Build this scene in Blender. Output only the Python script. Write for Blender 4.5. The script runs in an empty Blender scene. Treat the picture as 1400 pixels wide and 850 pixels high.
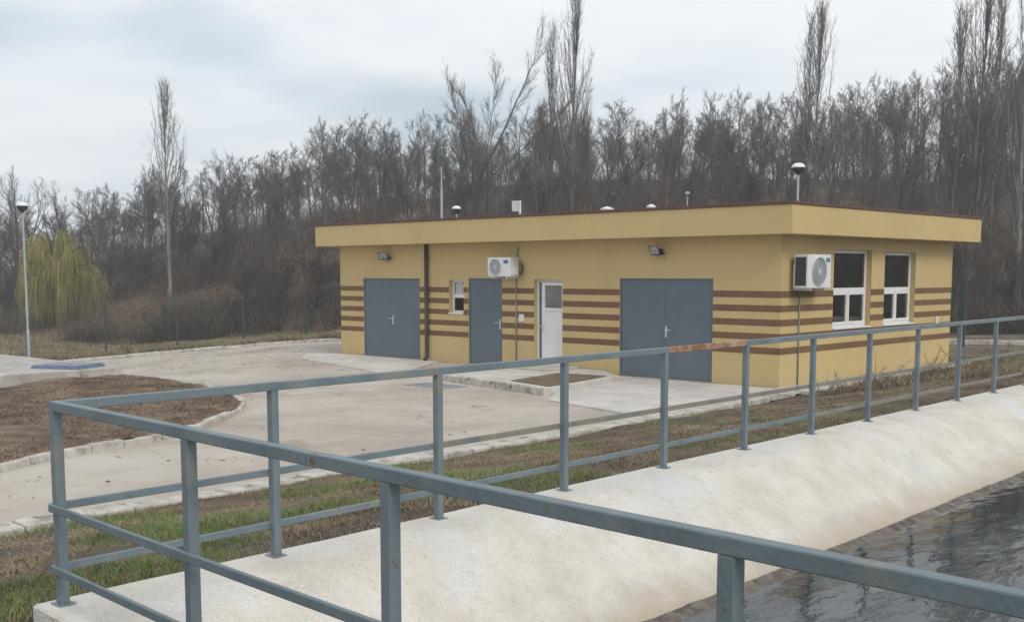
import bpy, bmesh, math, random
import numpy as np
from mathutils import Vector, Matrix

random.seed(7); rng = np.random.default_rng(7)
sc = bpy.context.scene
C = sc.collection

# ------------------------------------------------------------------ camera
cam = bpy.data.cameras.new('camera'); camo = bpy.data.objects.new('camera', cam); C.objects.link(camo)
cam.sensor_width = 36.0; cam.lens = 1539.93/1400*36; cam.shift_y = 105.9/1400
cam.clip_start = 0.05; cam.clip_end = 2000
PITCH, ROLL, YAW = math.radians(-5.8768), math.radians(-0.0452), math.radians(41.8557)
fw = Vector((-math.sin(YAW)*math.cos(PITCH), math.cos(YAW)*math.cos(PITCH), math.sin(PITCH)))
r = Vector((math.cos(YAW), math.sin(YAW), 0)); u = r.cross(fw)
r2 = r*math.cos(ROLL)+u*math.sin(ROLL); u2 = u*math.cos(ROLL)-r*math.sin(ROLL)
M = Matrix((r2, u2, -fw)).transposed().to_4x4(); M.translation = (0, 0, 1.6942)
camo.matrix_world = M
sc.camera = camo
sc.render.resolution_x, sc.render.resolution_y = 1024, 621
sc.render.filter_size = 1.9

# ------------------------------------------------------------------ sky and sun (overcast)
SUN_DIR = Vector((0.88, -0.22, 0.80)).normalized()
sun_el = math.asin(SUN_DIR.z); sun_rot = math.atan2(SUN_DIR.x, SUN_DIR.y)
w = bpy.data.worlds.new('World'); sc.world = w; w.use_nodes = True
nt = w.node_tree; nt.nodes.clear()
def wn(t, **k):
    n = nt.nodes.new(t)
    for a, b in k.items(): setattr(n, a, b)
    return n
out = wn('ShaderNodeOutputWorld'); bg = wn('ShaderNodeBackground'); bg.inputs[1].default_value = 0.1
sky = wn('ShaderNodeTexSky', sky_type='NISHITA', sun_disc=False, sun_elevation=sun_el, sun_rotation=sun_rot, dust_density=2.0)
tc = wn('ShaderNodeTexCoord'); sep = wn('ShaderNodeSeparateXYZ'); nt.links.new(tc.outputs['Generated'], sep.inputs[0])
zc = wn('ShaderNodeMath', operation='MAXIMUM'); nt.links.new(sep.outputs[2], zc.inputs[0]); zc.inputs[1].default_value = 0.0
za = wn('ShaderNodeMath', operation='ADD'); nt.links.new(zc.outputs[0], za.inputs[0]); za.inputs[1].default_value = 0.16
cx = wn('ShaderNodeMath', operation='DIVIDE'); nt.links.new(sep.outputs[0], cx.inputs[0]); nt.links.new(za.outputs[0], cx.inputs[1])
cy = wn('ShaderNodeMath', operation='DIVIDE'); nt.links.new(sep.outputs[1], cy.inputs[0]); nt.links.new(za.outputs[0], cy.inputs[1])
cmb = wn('ShaderNodeCombineXYZ'); nt.links.new(cx.outputs[0], cmb.inputs[0]); nt.links.new(cy.outputs[0], cmb.inputs[1])
def wnoise(scale, detail, rough, off):
    mp = wn('ShaderNodeMapping'); mp.inputs['Location'].default_value = off
    nt.links.new(cmb.outputs[0], mp.inputs['Vector'])
    n = wn('ShaderNodeTexNoise'); n.inputs['Scale'].default_value = scale; n.inputs['Detail'].default_value = detail; n.inputs['Roughness'].default_value = rough
    nt.links.new(mp.outputs[0], n.inputs['Vector']); return n
def wramp(src, stops):
    rp = wn('ShaderNodeValToRGB'); e = rp.color_ramp.elements
    e[0].position, e[0].color = stops[0][0], (*stops[0][1], 1); e[1].position, e[1].color = stops[-1][0], (*stops[-1][1], 1)
    for p, c in stops[1:-1]:
        x = e.new(p); x.color = (*c, 1)
    nt.links.new(src, rp.inputs[0]); return rp
n1 = wnoise(1.15, 6, 0.52, (3.1, 1.7, 0)); n2 = wnoise(0.55, 4, 0.5, (7.3, 2.2, 4.0))
cloud = wramp(n1.outputs['Fac'], [(0.30, (6.9, 7.7, 8.5)), (0.44, (8.1, 8.7, 9.2)), (0.58, (9.0, 9.3, 9.6)), (0.72, (9.6, 9.7, 9.8))])
gap = wramp(n2.outputs['Fac'], [(0.34, (0.55, 0.55, 0.55)), (0.46, (0, 0, 0))])
mix = wn('ShaderNodeMixRGB'); nt.links.new(gap.outputs[0], mix.inputs[0]); nt.links.new(cloud.outputs[0], mix.inputs[1]); nt.links.new(sky.outputs[0], mix.inputs[2])
nt.links.new(mix.outputs[0], bg.inputs[0]); nt.links.new(bg.outputs[0], out.inputs[0])

sl = bpy.data.lights.new('sun', 'SUN'); sl.energy = 1.5; sl.angle = math.radians(22); sl.color = (1.0, 0.95, 0.86)
so = bpy.data.objects.new('sun', sl); C.objects.link(so); so.rotation_euler = SUN_DIR.to_track_quat('Z', 'Y').to_euler()

vs = sc.view_settings; vs.view_transform = 'Standard'; vs.look = 'None'; vs.exposure = 0.12; vs.gamma = 1.0; vs.use_curve_mapping = False
sc.cycles.max_bounces = 5; sc.cycles.diffuse_bounces = 3; sc.cycles.use_adaptive_sampling = True; sc.cycles.adaptive_threshold = 0.02; sc.cycles.use_denoising = True

# ------------------------------------------------------------------ materials
def material(name, cols, scale=3.0, rough=0.85, bump=0.0, bscale=None, metallic=0.0, detail=5.0, coord='Object', stretch=(1,1,1), spread=(0.35, 0.65), second=None, spec=0.4, stain=None):
    """noise between the colours in cols; second=(colour, scale, lo, hi) adds patches of another colour with shapes of their own"""
    m = bpy.data.materials.new(name); m.use_nodes = True; t = m.node_tree; nd = t.nodes; lk = t.links
    b = nd['Principled BSDF']; b.inputs['Roughness'].default_value = rough; b.inputs['Metallic'].default_value = metallic
    b.inputs['Specular IOR Level'].default_value = spec
    if coord == 'World':
        src = nd.new('ShaderNodeNewGeometry').outputs['Position']
    else:
        src = nd.new('ShaderNodeTexCoord').outputs['Object']
    mp = nd.new('ShaderNodeMapping'); mp.inputs['Scale'].default_value = stretch; lk.new(src, mp.inputs['Vector'])
    n = nd.new('ShaderNodeTexNoise'); n.inputs['Scale'].default_value = scale; n.inputs['Detail'].default_value = detail; n.inputs['Roughness'].default_value = 0.6
    lk.new(mp.outputs[0], n.inputs['Vector'])
    rp = nd.new('ShaderNodeValToRGB'); e = rp.color_ramp.elements
    k = len(cols)
    e[0].position, e[0].color = spread[0], (*cols[0], 1); e[1].position, e[1].color = spread[1], (*cols[-1], 1)
    for i, c in enumerate(cols[1:-1]):
        x = e.new(spread[0]+(spread[1]-spread[0])*(i+1)/(k-1)); x.color = (*c, 1)
    lk.new(n.outputs['Fac'], rp.inputs[0]); col = rp.outputs[0]
    for s2 in ([second] if isinstance(second, tuple) else (second or [])):
        c2, s, lo, hi = s2[:4]
        mp2 = nd.new('ShaderNodeMapping'); mp2.inputs['Scale'].default_value = s2[4] if len(s2) > 4 else stretch; mp2.inputs['Location'].default_value = (s*1.7, 4.1, 2.3); lk.new(src, mp2.inputs['Vector'])
        nn = nd.new('ShaderNodeTexNoise'); nn.inputs['Scale'].default_value = s; nn.inputs['Detail'].default_value = 6; nn.inputs['Roughness'].default_value = 0.62
        lk.new(mp2.outputs[0], nn.inputs['Vector'])
        mr = nd.new('ShaderNodeMapRange'); mr.inputs[1].default_value = lo; mr.inputs[2].default_value = hi; lk.new(nn.outputs['Fac'], mr.inputs[0])
        mx = nd.new('ShaderNodeMixRGB'); lk.new(mr.outputs[0], mx.inputs[0]); lk.new(col, mx.inputs[1]); mx.inputs[2].default_value = (*c2, 1); col = mx.outputs[0]
    if stain:                                     # dirt line: (colour, height where full, height where gone, strength)
        c3, za_, zb_, st_ = stain; sp_ = nd.new('ShaderNodeSeparateXYZ'); lk.new(src, sp_.inputs[0])
        nn = nd.new('ShaderNodeTexNoise'); nn.inputs['Scale'].default_value = 3.0; nn.inputs['Detail'].default_value = 7; nn.inputs['Roughness'].default_value = .7; lk.new(src, nn.inputs['Vector'])
        ad = nd.new('ShaderNodeMath'); ad.operation = 'MULTIPLY_ADD'; lk.new(nn.outputs['Fac'], ad.inputs[0]); ad.inputs[1].default_value = (zb_-za_)*1.2; lk.new(sp_.outputs[2], ad.inputs[2])
        mr = nd.new('ShaderNodeMapRange'); mr.inputs[1].default_value = za_+(zb_-za_)*.6; mr.inputs[2].default_value = zb_+(zb_-za_)*.6; mr.inputs[3].default_value = st_; mr.inputs[4].default_value = 0; lk.new(ad.outputs[0], mr.inputs[0])
        mx = nd.new('ShaderNodeMixRGB'); lk.new(mr.outputs[0], mx.inputs[0]); lk.new(col, mx.inputs[1]); mx.inputs[2].default_value = (*c3, 1); col = mx.outputs[0]
    lk.new(col, b.inputs['Base Color'])
    if bump:
        nb = nd.new('ShaderNodeTexNoise'); nb.inputs['Scale'].default_value = bscale or scale*6; nb.inputs['Detail'].default_value = 6
        lk.new(src, nb.inputs['Vector'])
        bp = nd.new('ShaderNodeBump'); bp.inputs['Strength'].default_value = bump; bp.inputs['Distance'].default_value = 0.02
        lk.new(nb.outputs['Fac'], bp.inputs['Height']); lk.new(bp.outputs[0], b.inputs['Normal'])
    return m
MT = {}
MT['terrain'] = material('ground_soil', [(.085,.062,.042), (.14,.105,.07), (.20,.155,.105)], 1.1, .95, .8, 9, coord='World', second=[((.07,.055,.042), .12, .42, .56), ((.17,.12,.08), 5, .55, .7)])
MT['pave'] = material('pavement_concrete', [(.36,.31,.26), (.43,.375,.32), (.49,.435,.375)], .55, .9, .25, 40, coord='World', second=[((.50,.46,.41), .35, .54, .68), ((.29,.24,.19), .9, .60, .74), ((.25,.21,.17), 6, .64, .74), ((.20,.165,.13), 45, .64, .72), ((.52,.47,.41), 1.8, .60, .75, (1,.35,1))])
MT['apron'] = material('apron_concrete', [(.44,.42,.39), (.53,.50,.46), (.60,.57,.53)], 1.2, .9, .25, 40, coord='World', second=[((.32,.29,.25), 1.6, .60, .72)])
MT['white'] = material('lip_concrete', [(.56,.515,.445), (.63,.59,.525), (.68,.65,.60)], 2.4, .92, 1.0, 42, coord='World', detail=10, second=[((.61,.61,.60), .7, .48, .62), ((.60,.52,.41), 1.9, .58, .85), ((.52,.475,.41), 10, .55, .78), ((.69,.67,.63), 40, .55, .72), ((.36,.32,.27), 60, .60, .72), ((.20,.18,.15), 42, .68, .72)], stain=((.40,.33,.24), -.60, -.42, .75))
MT['kerb'] = material('kerb_concrete', [(.33,.305,.265), (.47,.44,.395), (.57,.545,.50)], 4, .9, .6, 30, coord='World', second=((.20,.165,.125), 5, .57, .68))
MT['slab'] = material('slab_concrete', [(.34,.32,.29), (.42,.40,.37), (.5,.48,.45)], 2, .9, .5, 30, coord='World', second=((.22,.20,.17), 3, .6, .7))
MT['soil'] = material('bed_soil', [(.085,.055,.035), (.15,.10,.065), (.23,.165,.11)], 2.5, .95, 1.0, 14, coord='World')
MT['mulch'] = material('bare_soil', [(.12,.085,.055), (.20,.15,.10)], 4, .95, .8, 30, coord='World')
MT['wall'] = material('yellow_render', [(.545,.412,.198), (.575,.438,.212)], .8, .9, .12, 160, spec=.2, second=[((.51,.385,.195), 1.3, .56, .8, (1,1,.35)), ((.57,.45,.245), 2.2, .60, .85, (1.4,1.4,.15)), ((.47,.36,.185), 3.0, .66, .9, (2.5,2.5,.12))], stain=((.42,.335,.21), .0, .30, .5))
MT['band'] = material('brown_paint', [(.165,.094,.051), (.20,.115,.064)], 2, .85, .1, 160, spec=.2)
MT['trim'] = material('brown_sheet_metal', [(.09,.040,.028), (.13,.06,.04)], 4, .6)
MT['pipe'] = material('dark_brown_pipe', [(.055,.032,.024), (.08,.047,.035)], 4, .55)
MT['door'] = material('slate_grey_paint', [(.105,.13,.162), (.12,.148,.182)], 1.2, .5, .05, 20, second=((.15,.175,.20), 1.6, .60, .8))
MT['upvc'] = material('white_plastic', [(.70,.71,.71), (.78,.78,.77)], 3, .45)
MT['metalw'] = material('white_enamel', [(.66,.66,.63), (.74,.74,.72)], 3, .45)
MT['chrome'] = material('satin_aluminium', [(.62,.62,.62), (.72,.72,.72)], 8, .35, metallic=.6)
MT['dark'] = material('black_plastic', [(.018,.020,.022), (.03,.032,.035)], 8, .6)
MT['fin'] = material('dark_coil_fins', [(.025,.03,.034), (.045,.05,.055)], 30, .5)
MT['greyp'] = material('grey_plastic', [(.20,.20,.20), (.28,.28,.28)], 8, .6)
MT['blue'] = material('blue_sticker', [(.05,.13,.28), (.08,.20,.38)], 20, .5)
MT['rail'] = material('grey_blue_rail_paint', [(.125,.163,.182), (.148,.19,.209), (.168,.21,.23)], 3.5, .48, .15, 60, coord='World', second=[((.24,.23,.20), 2.3, .56, .72), ((.15,.085,.05), 14, .655, .70)])
MT['rail_worn'] = material('worn_rail_paint', [(.15,.165,.16), (.21,.20,.165), (.24,.215,.17)], 3, .7, .2, 60, coord='World', second=((.20,.11,.06), 5, .6, .72))
MT['rust'] = material('rusty_steel', [(.20,.095,.05), (.32,.19,.12), (.40,.30,.23)], 7, .85, .3, 60, coord='World')
MT['galv'] = material('galvanised_steel', [(.36,.40,.41), (.44,.48,.49)], 5, .45, metallic=.3)
MT['green'] = material('green_coated_steel', [(.022,.075,.062), (.03,.10,.08)], 5, .5)
MT['hatch'] = material('blue_grey_steel_plate', [(.13,.17,.24), (.19,.24,.32)], 3, .5)
MT['drain'] = material('dull_grey_plate', [(.21,.225,.25), (.29,.305,.33)], 4, .7)
MT['bark'] = material('grey_brown_bark', [(.055,.046,.039), (.095,.083,.071), (.15,.136,.118)], 2.5, .95, .6, 12, stretch=(1,1,.25))
MT['twig'] = material('twig_bark', [(.078,.064,.054), (.12,.10,.086)], 1.5, .95)
MT['twig2'] = material('brown_twig_bark', [(.088,.066,.048), (.13,.10,.074)], 1.5, .95)
MT['pale'] = material('pale_poplar_bark', [(.09,.08,.07), (.22,.20,.175), (.32,.30,.27)], 1.6, .9, .5, 10, stretch=(1,1,.4))
MT['willow'] = material('willow_shoots', [(.16,.125,.05), (.31,.27,.075), (.46,.41,.13)], 3.5, .8, stretch=(1,1,.25))
MT['brush'] = material('dry_brush', [(.055,.042,.032), (.095,.074,.056), (.15,.12,.09)], .25, .95, coord='World')
MT['dryg'] = material('dry_grass', [(.16,.125,.075), (.27,.22,.14), (.36,.30,.20)], .8, .9, coord='World', second=((.12,.15,.05), .35, .56, .7))
MT['greeng'] = material('green_grass', [(.085,.14,.033), (.135,.215,.055), (.21,.26,.10)], 1.5, .85, coord='World')
MT['litter'] = material('brown_litter', [(.13,.085,.055), (.22,.155,.10), (.31,.24,.16)], 2.2, .95, coord='World')
MT['debris'] = material('dead_stalks', [(.10,.066,.042), (.19,.135,.09), (.33,.255,.175)], 1.1, .95, coord='World')
MT['leafd'] = material('dead_leaf', [(.09,.055,.03), (.17,.11,.06)], 3, .9, coord='World')
MT['lampdark'] = material('dark_lamp_shade', [(.02,.022,.025), (.04,.042,.045)], 5, .5)
MT['opal'] = material('opal_lamp_dome', [(.72,.73,.74), (.80,.80,.80)], 3, .3)
MT['lens'] = material('lamp_lens', [(.22,.23,.23), (.36,.37,.37)], 14, .25)
MT['roof'] = material('roof_membrane', [(.10,.10,.10), (.16,.16,.155)], 2, .9)
MT['inside'] = material('interior_plaster', [(.30,.29,.26), (.36,.35,.32)], 1.5, .9)
MT['vent'] = material('pale_vent', [(.45,.47,.50), (.6,.62,.64)], 30, .6)
MT['silt'] = material('wet_silt_edge', [(.06,.048,.038), (.115,.095,.076), (.18,.15,.12)], 9, .6, .5, 40, coord='World')

def glass_mat():
    m = bpy.data.materials.new('window_glass'); m.use_nodes = True; t = m.node_tree; t.nodes.clear()
    o = t.nodes.new('ShaderNodeOutputMaterial'); mx = t.nodes.new('ShaderNodeMixShader')
    fr = t.nodes.new('ShaderNodeFresnel'); fr.inputs[0].default_value = 1.75
    tr = t.nodes.new('ShaderNodeBsdfTransparent'); tr.inputs[0].default_value = (.75, .78, .77, 1)
    gl = t.nodes.new('ShaderNodeBsdfGlossy'); gl.inputs['Roughness'].default_value = .02
    t.links.new(fr.outputs[0], mx.inputs[0]); t.links.new(tr.outputs[0], mx.inputs[1]); t.links.new(gl.outputs[0], mx.inputs[2]); t.links.new(mx.outputs[0], o.inputs[0])
    return m
MT['glass'] = glass_mat()
MT['frost'] = material('frosted_glass', [(.13,.135,.13), (.20,.205,.195)], 2.0, .25, spec=.5)
def water_mat():
    m = bpy.data.materials.new('murky_water'); m.use_nodes = True; t = m.node_tree; b = t.nodes['Principled BSDF']
    g = t.nodes.new('ShaderNodeNewGeometry')
    mp = t.nodes.new('ShaderNodeMapping'); mp.inputs['Scale'].default_value = (1.0, 0.45, 1); mp.inputs['Rotation'].default_value = (0, 0, math.radians(-42)); t.links.new(g.outputs['Position'], mp.inputs[0])
    n = t.nodes.new('ShaderNodeTexNoise'); n.inputs['Scale'].default_value = 5.0; n.inputs['Detail'].default_value = 4.5; t.links.new(mp.outputs[0], n.inputs['Vector'])
    bp = t.nodes.new('ShaderNodeBump'); bp.inputs['Strength'].default_value = .14; bp.inputs['Distance'].default_value = .05
    t.links.new(n.outputs['Fac'], bp.inputs['Height']); t.links.new(bp.outputs[0], b.inputs['Normal'])
    n2 = t.nodes.new('ShaderNodeTexNoise'); n2.inputs['Scale'].default_value = 2.2; n2.inputs['Detail'].default_value = 7; n2.inputs['Roughness'].default_value = .7; t.links.new(mp.outputs[0], n2.inputs['Vector'])
    rp = t.nodes.new('ShaderNodeValToRGB'); e = rp.color_ramp.elements; e[0].position = .45; e[0].color = (.016,.019,.021,1); e[1].position = .70; e[1].color = (.095,.10,.10,1)
    t.links.new(n2.outputs['Fac'], rp.inputs[0]); t.links.new(rp.outputs[0], b.inputs['Base Color'])
    b.inputs['Roughness'].default_value = .06; b.inputs['IOR'].default_value = 1.33; b.inputs['Specular IOR Level'].default_value = .6
    return m
MT['water'] = water_mat()

# ------------------------------------------------------------------ mesh helpers
class MB:
    def __init__(s): s.v = []; s.f = []
    def add(s, vs, fs):
        o = len(s.v); s.v += [tuple(p) for p in vs]; s.f += [tuple(i+o for i in f) for f in fs]; return s
    def box(s, x0, x1, y0, y1, z0, z1):
        return s.add([(x0,y0,z0),(x1,y0,z0),(x1,y1,z0),(x0,y1,z0),(x0,y0,z1),(x1,y0,z1),(x1,y1,z1),(x0,y1,z1)],
                     [(3,2,1,0),(4,5,6,7),(0,1,5,4),(1,2,6,5),(2,3,7,6),(3,0,4,7)])
    def bar(s, p0, p1, wd, ht, up=(0,0,1)):
        p0, p1 = Vector(p0), Vector(p1); d = (p1-p0).normalized(); a = d.cross(Vector(up))
        if a.length < 1e-4: a = d.cross(Vector((1,0,0)))
        a.normalize(); b = a.cross(d).normalized(); a = a*wd/2; b = b*ht/2
        vs = [p0-a-b, p0+a-b, p0+a+b, p0-a+b, p1-a-b, p1+a-b, p1+a+b, p1-a+b]
        return s.add(vs, [(3,2,1,0),(4,5,6,7),(0,1,5,4),(1,2,6,5),(2,3,7,6),(3,0,4,7)])
    def tube(s, pts, radii, n=8, cap=True):
        pts = [Vector(p) for p in pts]; base = len(s.v); ref = None
        for i, p in enumerate(pts):
            d = (pts[min(i+1, len(pts)-1)]-pts[max(i-1, 0)])
            if d.length < 1e-9: d = Vector((0,0,1))
            d.normalize()
            if ref is None: ref = d.orthogonal().normalized()
            a = (ref-d*ref.dot(d))
            a = a.normalized() if a.length > 1e-6 else d.orthogonal().normalized()
            ref = a; b = d.cross(a); rr = radii[i] if isinstance(radii, (list, tuple)) else radii
            for k in range(n):
                t = 2*math.pi*k/n; q = p+a*(math.cos(t)*rr)+b*(math.sin(t)*rr); s.v.append((q.x, q.y, q.z))
        for i in range(len(pts)-1):
            for k in range(n):
                k2 = (k+1) % n
                s.f.append((base+i*n+k, base+i*n+k2, base+(i+1)*n+k2, base+(i+1)*n+k))
        if cap:
            s.f.append(tuple(base+k for k in reversed(range(n)))); s.f.append(tuple(base+(len(pts)-1)*n+k for k in range(n)))
        return s
    def lathe(s, prof, n=20, c=(0,0,0)):
        base = len(s.v)
        for (rr, z) in prof:
            for k in range(n):
                t = 2*math.pi*k/n; s.v.append((c[0]+rr*math.cos(t), c[1]+rr*math.sin(t), c[2]+z))
        for i in range(len(prof)-1):
            for k in range(n):
                k2 = (k+1) % n; s.f.append((base+i*n+k, base+i*n+k2, base+(i+1)*n+k2, base+(i+1)*n+k))
        s.f.append(tuple(base+k for k in reversed(range(n)))); s.f.append(tuple(base+(len(prof)-1)*n+k for k in range(n)))
        return s
    def mesh(s, name, m):
        me = bpy.data.meshes.new(name); me.from_pydata(s.v, [], s.f); me.update()
        if m: me.materials.append(MT[m])
        return me
    def build(s, name, m, parent=None, bevel=0, smooth=False, fix=False):
        me = s.mesh(name, m)
        if fix:
            bm = bmesh.new(); bm.from_mesh(me); bmesh.ops.remove_doubles(bm, verts=bm.verts, dist=1e-5); bmesh.ops.recalc_face_normals(bm, faces=bm.faces); bm.to_mesh(me); bm.free()
        if smooth: me.polygons.foreach_set('use_smooth', [True]*len(me.polygons))
        return link(name, me, parent, bevel)
def link(name, me, parent=None, bevel=0):
    o = bpy.data.objects.new(name, me); C.objects.link(o); o.parent = parent
    if bevel:
        b = o.modifiers.new('bevel', 'BEVEL'); b.width = bevel; b.segments = 2; b.limit_method = 'ANGLE'; b.angle_limit = math.radians(40)
    return o
def empty(name, loc=(0,0,0), rz=0):
    o = bpy.data.objects.new(name, None); C.objects.link(o); o.location = loc; o.rotation_euler = (0,0,rz); o.empty_display_size = .2; return o
def tag(o, label=None, cat=None, group=None, kind=None):
    if label: o['label'] = label
    if cat: o['category'] = cat
    if group: o['group'] = group
    if kind: o['kind'] = kind
    return o
def copy_tree(o, parent=None):
    c = o.copy(); C.objects.link(c); c.parent = parent
    for ch in list(o.children): copy_tree(ch, c)
    return c
def fast_mesh(name, verts, faces, m):
    """verts (n,3) array, faces (k,3) array"""
    me = bpy.data.meshes.new(name); nv, nf, k = len(verts), len(faces), faces.shape[1]
    me.vertices.add(nv); me.vertices.foreach_set('co', np.ascontiguousarray(verts, dtype=np.float32).ravel())
    me.loops.add(nf*k); me.loops.foreach_set('vertex_index', np.ascontiguousarray(faces, dtype=np.int32).ravel())
    me.polygons.add(nf); me.polygons.foreach_set('loop_start', np.arange(0, nf*k, k, dtype=np.int32)); me.polygons.foreach_set('loop_total', np.full(nf, k, dtype=np.int32))
    me.update(calc_edges=True); me.materials.append(MT[m]); return me

# ------------------------------------------------------------------ the lie of the land
ZF = -0.5406                                     # level of the yard in front of the building; 0 = top of the tank lip
def sst(a, b, x):
    t = min(1, max(0, (x-a)/(b-a))); return t*t*(3-2*t)
def yard(x, y):
    d = .0687*-x-.0432*y-.961
    d = 0.5*(d+math.sqrt(d*d+.01))-.025 if d > -2 else 0
    return ZF-min(max(d, 0), 1.0)
def tab(tb, x):
    if x <= tb[0][0]: return tb[0][1]
    for (a, b), (c, d) in zip(tb, tb[1:]):
        if x <= c: return b+(d-b)*(x-a)/(c-a)
    return tb[-1][1]
CREST = [(-.8,0), (-.5,1.0), (-.42,2.2), (-.3,6.0), (-.15,8.0), (0,9.5), (.25,9.5), (.45,9.0), (.9,9)]
FOOT = [(-.6,70), (-.44,58), (-.36,50), (-.28,46), (-.2,44), (0,44), (.5,42)]
HX, HY = -.6672, .7449
def polar(a, d):                                  # bearing (tangent from the middle of the view) and distance
    l = a*d; return (HX*d+HY*l, HY*d-HX*l)
def terrain(x, y):
    d = HX*x+HY*y; l = HY*x-HX*y
    z = yard(x, y)
    z += (-.10-ZF)*sst(-9.9, -5.9, x)*(1-sst(26, 34, y))
    if d > 30:
        a = l/d; f = tab(FOOT, a); z += tab(CREST, a)*sst(0, 1, (d-f)/48)+1.15*sst(-.44, -.28, a)*(1-sst(-.16, -.05, a))*sst(0, 12, d-f)*(1-sst(22, 48, d-f))
    return z
def in_tank(x, y): return x > -5.45 and y > 2.72-.067*(x+5.5) and x < 8.2 and y < 40.2
def rough(x, y, k=1.0): return k*(.03*math.sin(2.1*x+.7*y)*math.sin(1.7*y-.4*x)+.02*math.sin(5.3*x)*math.sin(4.7*y+1))
def poly_in(P, x, y):
    c = False; j = len(P)-1
    for i in range(len(P)):
        if (P[i][1] > y) != (P[j][1] > y) and x < (P[j][0]-P[i][0])*(y-P[i][1])/(P[j][1]-P[i][1])+P[i][0]: c = not c
        j = i
    return c
BED = [(-11.6,1.5), (-12.05,3.6), (-12.69,5.5), (-13.17,6.42), (-13.44,7.76), (-13.97,8.87), (-15.2,10.39), (-16.15,11.14), (-17.43,11.82), (-20.3,12.41), (-23.9,12.75), (-24.4,10.5), (-24.8,1.5)]
PAVE = [(-9.9,-6), (-9.9,19.2), (-10.5,19.41), (-24.1,19.95), (-24.0,23.9), (-27.5,23.85), (-29.2,23.7), (-31.2,23.3), (-32.4,22.3), (-33.4,20.4), (-34.3,18.2), (-34.6,16.4), (-33.9,14.4), (-33.2,12.6), (-24.3,12.9), (-24.5,-6)]
xs = sorted(set(list(np.arange(-46, 14, .5).round(2))+[-9.95,-9.6,-5.62,-5.4,-5.3]+[-48,-51,-55,-60,-66,-73,-82,-95,-115,-150,-200,15,18,22,28,36,48,65,95,130]))
ys = sorted(set(list(np.arange(-8, 40, .5).round(2))+[2.5,2.75]+[-120,-80,-50,-30,-20,-14,-10,42,44,46,48,51,54,57,60,64,68,72,77,82,88,95,105,120,150,200]))
mb = MB()
for y in ys:
    for x in xs:
        z = terrain(x, y)
        if in_tank(x, y): z = -2.0
        elif poly_in(PAVE, x, y): z -= .09
        else: z += rough(x, y)
        if in_tank(x+.3, y+.3) and z > -1: z = min(z, -.12)
        mb.v.append((x, y, z))
nx = len(xs)
for j in range(len(ys)-1):
    for i in range(nx-1): mb.f.append((j*nx+i, j*nx+i+1, (j+1)*nx+i+1, (j+1)*nx+i))
tag(mb.build('ground', 'terrain', smooth=True), kind='structure')

def sheet(name, poly, m, zfun, dz=0.0, step=1.0, thick=0.0):
    bm = bmesh.new(); bm.faces.new([bm.verts.new((x, y, 0)) for x, y in poly])
    x0, x1 = min(p[0] for p in poly), max(p[0] for p in poly); y0, y1 = min(p[1] for p in poly), max(p[1] for p in poly)
    for k in range(1, int((x1-x0)/step)+1):
        bmesh.ops.bisect_plane(bm, geom=bm.verts[:]+bm.edges[:]+bm.faces[:], plane_co=(x0+k*step, 0, 0), plane_no=(1, 0, 0))
    for k in range(1, int((y1-y0)/step)+1):
        bmesh.ops.bisect_plane(bm, geom=bm.verts[:]+bm.edges[:]+bm.faces[:], plane_co=(0, y0+k*step, 0), plane_no=(0, 1, 0))
    bmesh.ops.triangulate(bm, faces=bm.faces[:])
    bmesh.ops.recalc_face_normals(bm, faces=bm.faces[:])
    for f in bm.faces:
        if f.normal.z < 0: f.normal_flip()
    for v in bm.verts: v.co.z = zfun(v.co.x, v.co.y)+dz
    if thick:
        ret = bmesh.ops.extrude_face_region(bm, geom=[f for f in bm.faces])
        for v in [g for g in ret['geom'] if isinstance(g, bmesh.types.BMVert)]: v.co.z += thick
        bmesh.ops.recalc_face_normals(bm, faces=bm.faces[:])
    me = bpy.data.meshes.new(name); bm.to_mesh(me); bm.free(); me.materials.append(MT[m]); return link(name, me)
tag(sheet('pavement', PAVE, 'pave', yard), kind='structure')
from mathutils import noise as mnoise
def nz(x, y, z, s): return mnoise.noise(Vector((x*s, y*s, z*s)))

# ------------------------------------------------------------------ tank: concrete lip and bank round the water
def line_isect(p, d, q, e):
    den = d[0]*e[1]-d[1]*e[0]; t = ((q[0]-p[0])*e[1]-(q[1]-p[1])*e[0])/den; return (p[0]+d[0]*t, p[1]+d[1]*t)
RF = math.radians(-3.843)
def ring(t):
    L = ((-5.497+t, 0), (0, 1)); nrm = (-math.sin(RF), math.cos(RF))
    N = ((-5.497+nrm[0]*t, 2.673+nrm[1]*t), (math.cos(RF), math.sin(RF)))
    R = ((8.2-t, 0), (0, 1)); F = ((0, 40-t), (1, 0))
    return [line_isect(*L, *F), line_isect(*L, *N), line_isect(*R, *N), line_isect(*R, *F)]
prof = [(-.115,-.6), (-.115,-.014), (-.102,0), (-.04,0), (.10,.0), (.24,-.004), (.34,-.02), (.45,-.055), (.56,-.115)]
prof += [(.56+.72*k/18, -.115-.475*k/18) for k in range(1, 19)] + [(1.33,-.615), (1.40,-.63), (1.43,-.70), (1.43,-1.9)]
segs = [520, 120, 40, 12]
mb = MB(); rows = []
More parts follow.
